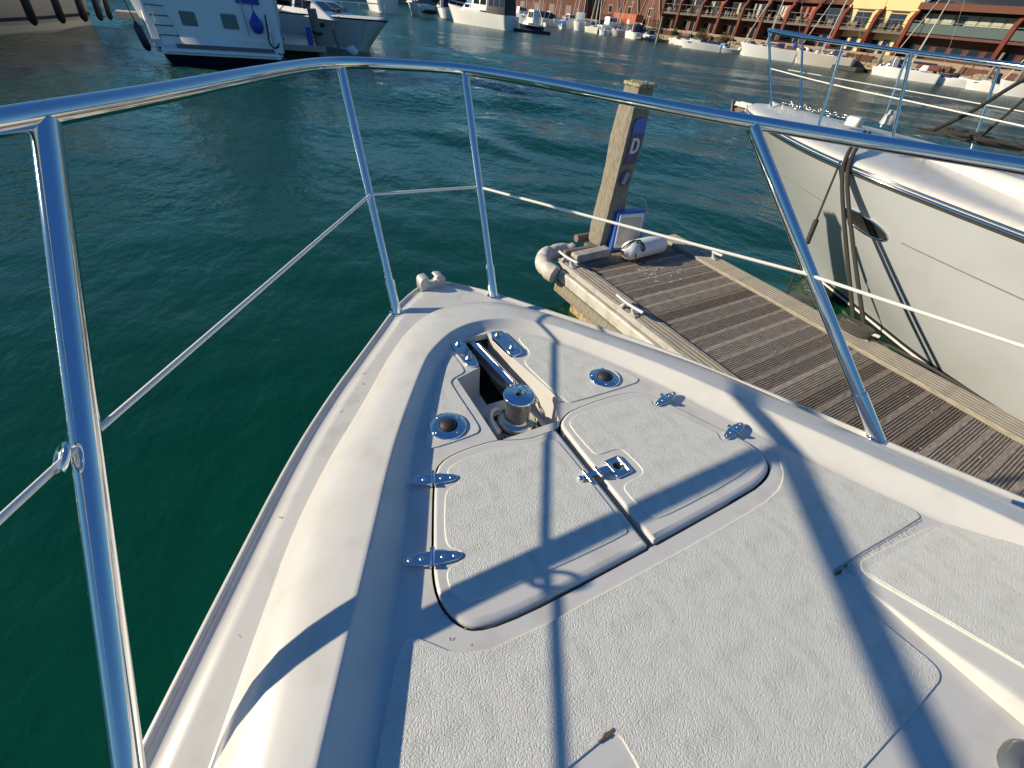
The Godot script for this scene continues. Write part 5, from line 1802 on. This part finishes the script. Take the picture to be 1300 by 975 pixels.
# ---------------------------------------------------------------- the three boats and the finger across the water
func across_the_water():
	# stern of a white flybridge yacht
	var t := thing("flybridge_yacht", "white motor yacht seen from astern with two square transom windows", "yacht", Vector3(0.42, 0, -22.0))
	var b := MB.new()
	var rows := []
	for q in [[0.0, -1.0, 1.74, -0.15], [0.10, -0.2, 1.80, 0.0], [0.42, -0.05, 1.92, 0.0]]:
		var p := PackedVector3Array()
		for z in [0.15, -1.0, -3.0, -6.0, -9.0, -11.5, -13.0]:
			var k := 1.0 - pow(clampf((-z - 5.0) / 8.0, 0, 1), 2.0)
			p.append(Vector3(-q[2] * k, q[0], z))
		var m2 := PackedVector3Array()
		for i in range(p.size() - 1, -1, -1):
			m2.append(Vector3(-p[i].x, p[i].y, p[i].z))
		p.append_array(m2)
		rows.append(p)
	var keel := PackedVector3Array()
	for v in rows[0]:
		keel.append(Vector3(v.x * 0.9, -0.5, v.z))
	b.grid([keel, rows[0], rows[1], rows[2]], true)
	b.fan(rows[2])
	obj("lower_hull", b, M.navy, t)
	b = MB.new()
	var top := []
	for q in [[0.26, 1.96, 0.10], [0.34, 2.0, 0.14], [0.40, 2.0, 0.10], [0.9, 2.12, -0.35], [1.5, 2.24, -0.4], [2.6, 2.3, -0.5]]:
		var p := PackedVector3Array()
		for z in [0.0, -1.0, -3.0, -6.0, -9.0, -11.5, -13.6]:
			var k := 1.0 - pow(clampf((-z - 5.0) / 8.6, 0, 1), 2.0)
			p.append(Vector3(-q[1] * k, q[0], (q[2] if z == 0.0 else z)))
		var m2 := PackedVector3Array()
		for i in range(p.size() - 1, -1, -1):
			m2.append(Vector3(-p[i].x, p[i].y, p[i].z))
		p.append_array(m2)
		top.append(p)
	b.grid(top, true)
	b.fan(top[-1])
	obj("hull", b, M.bright_white, t)
	b = MB.new()
	b.slab(rounded_rect(3.7, 0.9, 0.12, 3), 0.28, 0.42, 0.04, Transform3D(Basis(), Vector3(0.0, 0, 0.22)))
	obj("bathing_platform", b, M.bright_white, t)
	b = MB.new()
	b.box(Vector3(0.18, 0.47, 0.02), Vector3(3.1, 0.10, 0.46))
	obj("platform_planking", b, M.teak, t)
	b = MB.new()
	b.box(Vector3(0.0, 0.345, 0.68), Vector3(3.4, 0.03, 0.02))
	obj("rubbing_band", b, M.hull_grey, t)
	# transom wall stands forward of the platform
	b = MB.new()
	b.box(Vector3(0.25, 1.35, -0.28), Vector3(3.7, 1.9, 0.10), Basis(Vector3.RIGHT, -0.10))
	obj("transom", b, M.bright_white, t)
	for q in [[-0.75, 1.20], [0.51, 1.21]]:
		b = MB.new()
		b.slab(rounded_rect(0.55, 0.46, 0.05, 3), 0.0, 0.03, 0.01, Transform3D(Basis(Vector3(1, 0, 0), Vector3(0, 0.10, 1).normalized(), Vector3(0, -1, 0.10).normalized()), Vector3(q[0], q[1], -0.245)))
		var w := obj("transom_window", b, M.hull_grey, t)
		b = MB.new()
		b.slab(rounded_rect(0.48, 0.39, 0.04, 3), 0.03, 0.036, 0.0, Transform3D(Basis(Vector3(1, 0, 0), Vector3(0, 0.10, 1).normalized(), Vector3(0, -1, 0.10).normalized()), Vector3(q[0], q[1], -0.245)))
		obj("pane", b, M.tinted_pane, w)
	for i in 5:
		b = MB.new()
		b.box(Vector3(-1.47 - 0.055 * i, 0.60 + i * 0.25, -0.08 - i * 0.09), Vector3(0.55, 0.25, 0.32))
		var st := obj("step", b, M.bright_white, t)
		b = MB.new()
		b.box(Vector3(-1.47 - 0.055 * i, 0.735 + i * 0.25, -0.05 - i * 0.09), Vector3(0.53, 0.025, 0.30))
		obj("tread", b, M.teak, st)
	for s in [-1.0, 1.0]:
		b = MB.new()
		b.slab(PackedVector2Array([Vector2(-0.25, 0.42), Vector2(-0.02, 0.42), Vector2(0.5, 2.4), Vector2(1.6, 2.4), Vector2(1.6, 0.42)]), -0.13, 0.13, 0.05, Transform3D(Basis(Vector3(0, 0, -1), Vector3(s, 0, 0), Vector3(0, -1, 0)), Vector3(s * 1.93, 0, -0.05)))
		obj("quarter_wing", b, M.bright_white, t)
		b = MB.new()
		b.tube(path([Vector3(s * 1.79, 1.55, -0.16), Vector3(s * 1.74, 1.45, -0.06), Vector3(s * 1.74, 1.05, 0.02), Vector3(s * 1.79, 0.9, -0.03)]), 0.016, 6)
		obj("grab_rail", b, M.steel, t)
	b = MB.new()
	b.box(Vector3(1.02, 1.35, -0.20), Vector3(0.03, 1.6, 0.05))
	obj("transom_door_edge", b, M.hull_grey, t)
	b = MB.new()
	b.box(Vector3(1.25, 1.92, -0.26), Vector3(0.75, 0.34, 0.08))
	obj("cockpit_cover", b, M.bright_blue, t)
	cabin_of(t, "saloon", 3.6, 3.0, -1.6, -9.0, 2.5, 4.4, 1.6, 0.3, M.bright_white, M.glass_dark)
	cabin_of(t, "flybridge", 3.2, 3.0, -1.2, -6.0, 4.4, 5.1, 0.8, 0.2, M.bright_white)
	b = MB.new()
	b.tube(path([Vector3(1.7, 1.5, 0.1), Vector3(1.66, 1.0, 0.16), Vector3(1.6, 0.75, 0.2), Vector3(1.72, 0.55, 0.2), Vector3(1.9, 0.62, 0.2), Vector3(1.95, 0.7, 0.05)]), 0.03, 6)
	obj("stern_rope", b, M.black_rope, t)
	b = MB.new()
	b.lathe(Vector3.ZERO, [[0.0, -0.28], [0.14, -0.24], [0.22, -0.1], [0.22, 0.06], [0.12, 0.2], [0.05, 0.3], [0.04, 0.36], [0.0, 0.36]], 18)
	b.tube(PackedVector3Array([Vector3(0, 0.35, 0), Vector3(0.02, 0.9, -0.15)]), 0.02, 5)
	var ball := obj("ball_fender", b, M.bright_blue)
	ball.position = Vector3(1.76, 1.22, -21.85)
	tag(ball, "bright blue ball fender hanging at the white stern's corner", "fender")
	fender_on("long navy fender hanging off the white stern's outer quarter", Vector3(-1.86, 0.62, -22.05), 0.75, 0.12, M.navy, Vector3(0, 0, 0.1))

	# grey hulled yacht lying beyond it, with black fenders
	var d := Vector2(-0.24, 0.97)
	t = thing("grey_motor_yacht", "large grey shaded motor yacht hull with a navy stripe and a pale waterline band", "yacht", Vector3(-8.1, 0, -26.3), atan2(-d.x, -d.y))
	var lines: Array = hull_of(t, 15.0, 4.6, 1.75, {"hull": M.hull_grey, "tuck": 0.9})
	b = MB.new()
	var a2 := PackedVector3Array()
	var c2 := PackedVector3Array()
	var e2 := PackedVector3Array()
	for i in lines[1].size():
		var lo: Vector3 = lines[1][i]
		var hi: Vector3 = lines[3][i]
		for q in [[0.24, a2], [0.62, c2]]:
			var v: Vector3 = lo.lerp(hi, q[0])
			v.x += signf(v.x) * 0.012
			v.z += 0.012
			q[1].append(v)
	b.grid([a2, c2], true)
	obj("waterline_band", b, M.hull_cream, t)
	b = MB.new()
	a2 = PackedVector3Array()
	for i in lines[1].size():
		var lo: Vector3 = lines[1][i]
		var hi: Vector3 = lines[3][i]
		var v: Vector3 = lo.lerp(hi, 0.82)
		v.x += signf(v.x) * 0.014
		v.z += 0.014
		a2.append(v)
		v = lo.lerp(hi, 1.0)
		v.x += signf(v.x) * 0.014
		v.z += 0.014
		e2.append(v)
	b.grid([a2, e2], true)
	obj("navy_stripe", b, M.navy, t)
	cabin_of(t, "superstructure", 3.6, 2.6, 5.0, -3.5, 1.8, 3.6, 2.0, 0.4, M.bright_white, M.glass_dark)
	pulpit(t, 15.0, 4.6, 1.75)
	var spots := [[-5.05, -25.0], [-4.62, -27.2], [-4.22, -29.4], [-3.9, -31.3], [-3.72, -32.9]]
	for i in 5:
		fender_on("black cylinder fender on the grey yacht's side, %s from its stern" % ["fifth", "fourth", "third", "second", "first"][i], Vector3(spots[i][0], 1.05 - i * 0.05, spots[i][1]), 1.1, 0.13, M.fender_black, Vector3(0, 0, -0.12), "fenders on the grey yacht")
	b = MB.new()
	b.box(Vector3(-1.7, 0.35, -36.5), Vector3(4.2, 0.3, 1.4))
	var far_dock := obj("walkway_float", b, M.grey_batten)
	tag(far_dock, "short floating walkway between the grey yacht and the white stern", "pontoon")

	# grey finger with a pile, box and rope, between the stern and the cruiser
	t = thing("grey_finger_pontoon", "grey finger pontoon between the white stern and the sports cruiser", "pontoon", Vector3(3.35, 0, -25.2))
	b = MB.new()
	for i in 46:
		b.box(Vector3(0.35 + 0.04 * i * 0.45, 0.42, -i * 0.45), Vector3(1.5, 0.05, 0.43))
	var dk := obj("decking", b, M.hull_grey, t)
	dk.set_meta("kind", "stuff")
	for s in [-1.0, 1.0]:
		b = MB.new()
		b.bar(Vector3(0.35 + s * 0.84, 0.40, 0.25), Vector3(0.35 + s * 0.84 + 0.82, 0.40, -20.6), 0.16, 0.16)
		obj("edge_beam", b, M.trim, t)
	b = MB.new()
	b.box(Vector3(0.35, 0.38, 0.32), Vector3(1.8, 0.2, 0.2))
	obj("end_beam", b, M.trim, t)
	b = MB.new()
	b.box(Vector3(0.75, 0.1, -8.0), Vector3(1.5, 0.5, 15.5), Basis(Vector3.UP, -0.04))
	obj("float", b, M.weed_stone, t)
	for i in 3:
		cleat2(t, Vector3(-0.3 + 0.1 * i, 0.5, -0.8 - i * 3.2))
	t = thing("timber_pile", "leaning grey timber pile at the end of the grey finger pontoon", "pile", Vector3(4.42, 0, -25.1))
	b = MB.new()
	b.tube(PackedVector3Array([Vector3(0.05, -0.8, 0), Vector3(-0.02, 0.8, 0), Vector3(-0.10, 1.72, 0)]), 0.19, 7)
	obj("post", b, M.pile_timber, t)
	b = MB.new()
	b.torus(Vector3(0.0, 0.95, 0.03), 0.21, 0.05, Basis(Vector3.RIGHT, 0.2))
	obj("rope_ring", b, M.navy, t)
	t = thing("blue_post_box", "narrow blue box standing by the pile on the grey finger", "box", Vector3(4.02, 0.44, -24.98))
	b = MB.new()
	b.slab(rounded_rect(0.22, 0.16, 0.03, 2), 0.0, 0.62, 0.02)
	b.box(Vector3(0, 0.64, 0), Vector3(0.24, 0.03, 0.18))
	obj("casing", b, M.bright_blue, t)
	t = thing("boathook_post", "thin dark post leaning beside the sports cruiser's bow", "post", Vector3(5.3, 0.3, -25.4))
	b = MB.new()
	b.tube(PackedVector3Array([Vector3(0.1, -0.3, 0), Vector3(-0.15, 0.75, 0)]), 0.05, 6)
	obj("post", b, M.clutter, t)
	fender_on("white round fender at the water beside the sports cruiser's bow", Vector3(6.1, 0.28, -26.2), 0.5, 0.22, M.bright_white, Vector3(0, 0, 1.4))
	# sports cruiser, bow towards us
	d = Vector2(0.62, 0.78)
	t = cruiser("white sports cruiser with its bow raised beside the grey finger pontoon", Vector3(4.75, 0, -33.1), d, 12.5, 3.7, 1.22, {"hull": M.bright_white, "stripe": M.navy, "style": 0, "rake": 1.5, "sheer": 0.2})
	b = MB.new()
	b.box(Vector3(0.0, 1.66, -3.2), Vector3(0.7, 0.05, 0.6), Basis(Vector3.RIGHT, 0.12))
	obj("fore_hatch", b, M.smoked, t)
	b = MB.new()
	b.bar(Vector3(1.55, 0.92, -2.6), Vector3(1.35, 0.98, -3.15), 0.10, 0.18)
	obj("hull_port", b, M.glass_dark, t)
	for s in [[1.25, -4.1], [0.6, -5.35]]:
		b = MB.new()
		b.tube(path([Vector3(s[0], 1.42, s[1]), Vector3(s[0] + 0.25, 1.25, s[1] + 0.1), Vector3(s[0] + 0.75, 0.55, s[1] - 0.1)]), 0.02, 5)
		obj("bow_line", b, M.black_rope, t)

func cleat2(t: Node3D, at: Vector3):
	var b := MB.new()
	b.bar(at + Vector3(0, 0.08, -0.15), at + Vector3(0, 0.08, 0.15), 0.04, 0.04)
	b.bar(at + Vector3(0, 0.0, -0.05), at + Vector3(0, 0.08, -0.05), 0.04, 0.04, Vector3.RIGHT)
	b.bar(at + Vector3(0, 0.0, 0.05), at + Vector3(0, 0.08, 0.05), 0.04, 0.04, Vector3.RIGHT)
	obj("mooring_cleat", b, M.clutter, t)

# ---------------------------------------------------------------- boats farther off
func far_boats():
	# white cabin cruiser with black fenders, its stern and dark canopy towards the houses
	var t := cruiser("white cabin cruiser with four black fenders and a dark canopy frame aft", Vector3(41.6, 0, -84.0), Vector2(-0.42, -0.9), 14.0, 4.4, 1.75, {"style": 1, "canopy": M.navy_canvas, "sheer": 0.3})
	cabin_of(t, "aft_canopy", 3.3, 3.0, 6.6, 2.6, 1.8, 4.0, 0.4, 0.2, M.fender_black, M.glass_sky)
	for i in 4:
		var f := 3.2 - i * 2.1
		var at := t.transform * Vector3(2.18, 1.15, f)
		fender_on("black fender on the white cabin cruiser's side, %s from the bow" % ["fourth", "third", "second", "first"][i], at, 1.3, 0.24, M.fender_black, Vector3.ZERO, "fenders on the cabin cruiser")
	var b := MB.new()
	b.box(Vector3(48.5, 0.2, -77.5), Vector3(6.5, 0.4, 1.6))
	tag(obj("dark_float", b, M.antifoul), "low dark float astern of the white cabin cruiser", "pontoon")
	cruiser("small dark tender with a white windscreen frame behind the cabin cruiser", Vector3(50.0, 0, -81.0), Vector2(-0.2, -0.98), 5.5, 2.2, 0.9, {"style": 1, "hull": M.navy, "rail": false})
	cruiser("white motor yacht end on, far up the basin", Vector3(30.5, 0, -106.0), Vector2(0.0, -1.0), 14.0, 4.6, 2.3, {"style": 1})
	cruiser("white cruiser with a black inflatable across its stern", Vector3(38.0, 0, -104.0), Vector2(0.05, -1.0), 11.0, 4.0, 1.8, {"style": 0, "canopy": M.grey_canvas})
	var dg := thing("inflatable_dinghy", "black inflatable dinghy slung across a white cruiser's stern", "dinghy", Vector3(38.0, 0.9, -98.0))
	b = MB.new()
	b.tube(path([Vector3(1.3, 0, -0.5), Vector3(-0.6, 0, -0.55), Vector3(-1.35, 0.05, 0), Vector3(-0.6, 0, 0.55), Vector3(1.3, 0, 0.5)], 2), 0.3, 10)
	obj("tube", b, M.fender_black, dg)
	b = MB.new()
	b.box(Vector3(0.0, -0.05, 0), Vector3(2.2, 0.06, 0.9))
	obj("floor", b, M.hull_grey, dg)
	cruiser("low white cruiser with a navy hull band beside the far motor yacht", Vector3(47.5, 0, -113.0), Vector2(0.2, -0.97), 11.0, 3.8, 1.6, {"style": 0, "stripe": M.navy})
	# along the quay, far to near
	cruiser("white cruiser with a white arch and navy canopy at the quay", Vector3(93.0, 0, -150.0), Vector2(-0.75, -0.66), 12.0, 4.0, 1.7, {"style": 0, "canopy": M.navy_canvas})
	cruiser("small white dinghy afloat beside the blue tarpaulin boat", Vector3(89.0, 0, -135.0), Vector2(-0.55, 0.84), 5.0, 2.0, 0.7, {"style": 4, "rail": false})
	cruiser("open boat covered by a bright blue tarpaulin", Vector3(87.0, 0, -123.5), Vector2(-0.6, 0.8), 6.5, 2.5, 0.95, {"style": 3, "rail": false})
	cruiser("tall white cruiser with a grey flybridge canopy behind the blue tarpaulin", Vector3(100.0, 0, -133.0), Vector2(0.6, -0.8), 12.0, 4.0, 2.0, {"style": 1})
	sailer("white sailing boat with a dark sprayhood between the tarpaulin boat and the tender", Vector3(95.0, 0, -119.5), Vector2(-0.4, 0.92), 10.5, 3.2, 1.15, 13.0, {"hull": M.hull_cream})
	cruiser("white tender showing two outboard motors to the fairway", Vector3(92.0, 0, -110.0), Vector2(0.85, -0.5), 6.0, 2.4, 0.9, {"style": 4, "outboard": true, "rail": false})
	sailer("grey hulled sailing boat with a navy boom cover near the orange brick wall", Vector3(101.0, 0, -117.0), Vector2(0.5, -0.87), 10.0, 3.1, 1.2, 14.0, {"hull": M.hull_grey, "cover": M.navy_canvas})
	cruiser("white boat with a white ladder and navy cover in front of the green bush", Vector3(96.0, 0, -104.0), Vector2(0.5, -0.87), 8.5, 3.0, 1.3, {"style": 0, "canopy": M.navy_canvas})
	sailer("small sailing boat lying along the dark jetty", Vector3(101.5, 0, -105.0), Vector2(0.2, -0.98), 9.0, 2.9, 1.1, 12.5)
	b = MB.new()
	b.box(Vector3(98.0, 0.45, -99.0), Vector3(10.0, 0.3, 2.0))
	for i in 4:
		b.box(Vector3(94.0 + i * 2.6, -0.2, -98.4), Vector3(0.25, 1.6, 0.25))
	tag(obj("dark_jetty", b, M.clutter), "dark timber jetty on posts at the end of the green bank", "jetty")
	quay_pile("rough timber pile at the end of the dark jetty", Vector3(93.5, 0, -93.0), 4.6)
	cruiser("white sports boat with a navy cockpit cover off the brick houses", Vector3(93.5, 0, -79.5), Vector2(-0.62, -0.78), 9.0, 2.9, 1.15, {"style": 2})
	cruiser("little white dinghy with an outboard behind the sports boat", Vector3(100.5, 0, -77.5), Vector2(-0.8, -0.6), 4.6, 1.9, 0.7, {"style": 4, "outboard": true, "rail": false})
	var y1 := sailer("white sailing yacht with a tall mast off the middle houses", Vector3(101.5, 0, -68.5), Vector2(-0.55, -0.84), 11.5, 3.4, 1.75, 15.0, {"hull": M.bright_white})
	b = MB.new()
	b.slab(rounded_rect(1.1, 0.8, 0.2), 2.2, 3.0, 0.2, Transform3D(Basis(), Vector3(0.6, 0, 4.6)))
	obj("stern_cover", b, M.bright_blue, y1)
	sailer("grey sailing yacht with fenders lying astern of the tall-masted white yacht", Vector3(104.5, 0, -58.0), Vector2(-0.3, -0.95), 11.0, 3.4, 1.7, 15.5, {"hull": M.hull_grey})
	b = MB.new()
	b.box(Vector3(103.2, 0.35, -52.0), Vector3(3.0, 0.6, 4.5))
	tag(obj("black_float", b, M.fender_black), "black float tied to the stone quay below the cream house", "pontoon")
	quay_pile("timber pile leaning on the quay before the dark red fin", Vector3(105.5, 0, -48.5), 4.2)
	quay_pile("timber pile standing by the near end of the stone quay", Vector3(105.8, 0, -32.0), 4.6)
	quay_pile("short timber pile next to the two white boats", Vector3(105.5, 0, -28.3), 4.2)
	sailer("small white sailing boat under the wide house with pale blinds", Vector3(103.0, 0, -41.5), Vector2(-0.35, -0.94), 8.5, 2.8, 1.2, 14.5, {"boot": M.navy, "canopy": M.bright_white})
	cruiser("small white motor boat off the near end of the quay", Vector3(103.5, 0, -30.2), Vector2(-0.3, -0.95), 6.5, 2.4, 1.0, {"style": 2, "canopy": M.grey_canvas})
	sailer("white sailing boat bow on past the last pile", Vector3(103.0, 0, -25.0), Vector2(-0.6, -0.8), 9.0, 3.0, 1.4, 14.0)
	# berths packed along the quay between the tarpaulin boat and the jetty
	rng.seed = 77
	for i in 9:
		var nth: String = ["first", "second", "third", "fourth", "fifth", "sixth", "seventh", "eighth", "ninth"][i]
		var z := -108.0 - i * 6.4
		var x := 103.5 - 0.12 * i * i + rng.randf_range(-1, 1)
		if i % 3 == 1:
			sailer("%s packed berth from the dark jetty, sailing boat with a %s cover" % [nth, ["navy", "grey", "blue"][i / 3]], Vector3(x, 0, z), Vector2(-1, rng.randf_range(-0.2, 0.2)), 9.5, 3.0, 1.3, 12.0 + i % 3, {"group": "packed berths at the far quay", "cover": [M.navy_canvas, M.grey_canvas, M.bright_blue][i / 3]})
		else:
			cruiser("%s packed berth from the dark jetty, white cruiser with a %s canopy" % [nth, ["navy", "black", "grey"][i % 3]], Vector3(x, 0, z), Vector2(-1 if i % 2 else 1, rng.randf_range(-0.2, 0.2)), rng.randf_range(8.5, 11.0), 3.4, rng.randf_range(1.3, 1.8), {"style": [0, 0, 1][i % 3], "canopy": [M.navy_canvas, M.fender_black, M.grey_canvas][i % 3], "group": "packed berths at the far quay"})
	# small craft lying along the foot of the quay wall
	var spots2 := [[-35.5, 2, "beneath the wide house's near window"], [-46.5, 0, "beneath the wide house's far window"], [-55.0, 4, "beneath the cream house's near window"], [-63.5, 2, "beneath the cream house's far window"], [-74.5, 0, "astern of the tall-masted white yacht"], [-84.0, 2, "below the first yacht mast's house"], [-89.5, 4, "between the sports boat and the rough pile"], [-96.5, 2, "inside the dark jetty's near end"]]
	for i in spots2.size():
		var q: Array = spots2[i]
		cruiser("small white boat %s, close to the quay wall" % q[2], Vector3(105.2 + rng.randf_range(-0.8, 0.3), 0, q[0]), Vector2(rng.randf_range(-0.15, 0.15), -1 if i % 2 else 1), rng.randf_range(5.0, 7.0), 2.3, 0.95, {"style": q[1], "canopy": [M.navy_canvas, M.grey_canvas, M.blue_tarp][i % 3], "outboard": true, "group": "small craft along the quay wall"})
	# more masts behind the first row, beyond the blue tarpaulin
	for i in 6:
		var nth: String = ["first", "second", "third", "fourth", "fifth", "sixth"][i]
		sailer("dark-covered sailing boat in the second row before the boathouse, %s from the fairway" % nth, Vector3(98.0 + i * 2.6, 0, -172.0 + i * 6.6), Vector2(-0.9, 0.44), 9.5, 3.0, 1.2, 12.5 + (i % 3), {"hull": [M.bright_white, M.navy, M.hull_grey][i % 3], "group": "second row of sailing boats"})

func quay_pile(label: String, at: Vector3, h: float):
	var b := MB.new()
	b.tube(PackedVector3Array([Vector3(0, -1.0, 0), Vector3(0.05, h * 0.6, 0.03), Vector3(0.0, h, 0)]), 0.26, 8, 0.22)
	b.lathe(Vector3(0, h, 0), [[0.24, -0.02], [0.25, 0.05], [0.0, 0.14]], 8)
	var o := obj("mooring_post", b, M.pile_timber)
	o.position = at
	tag(o, label, "post")
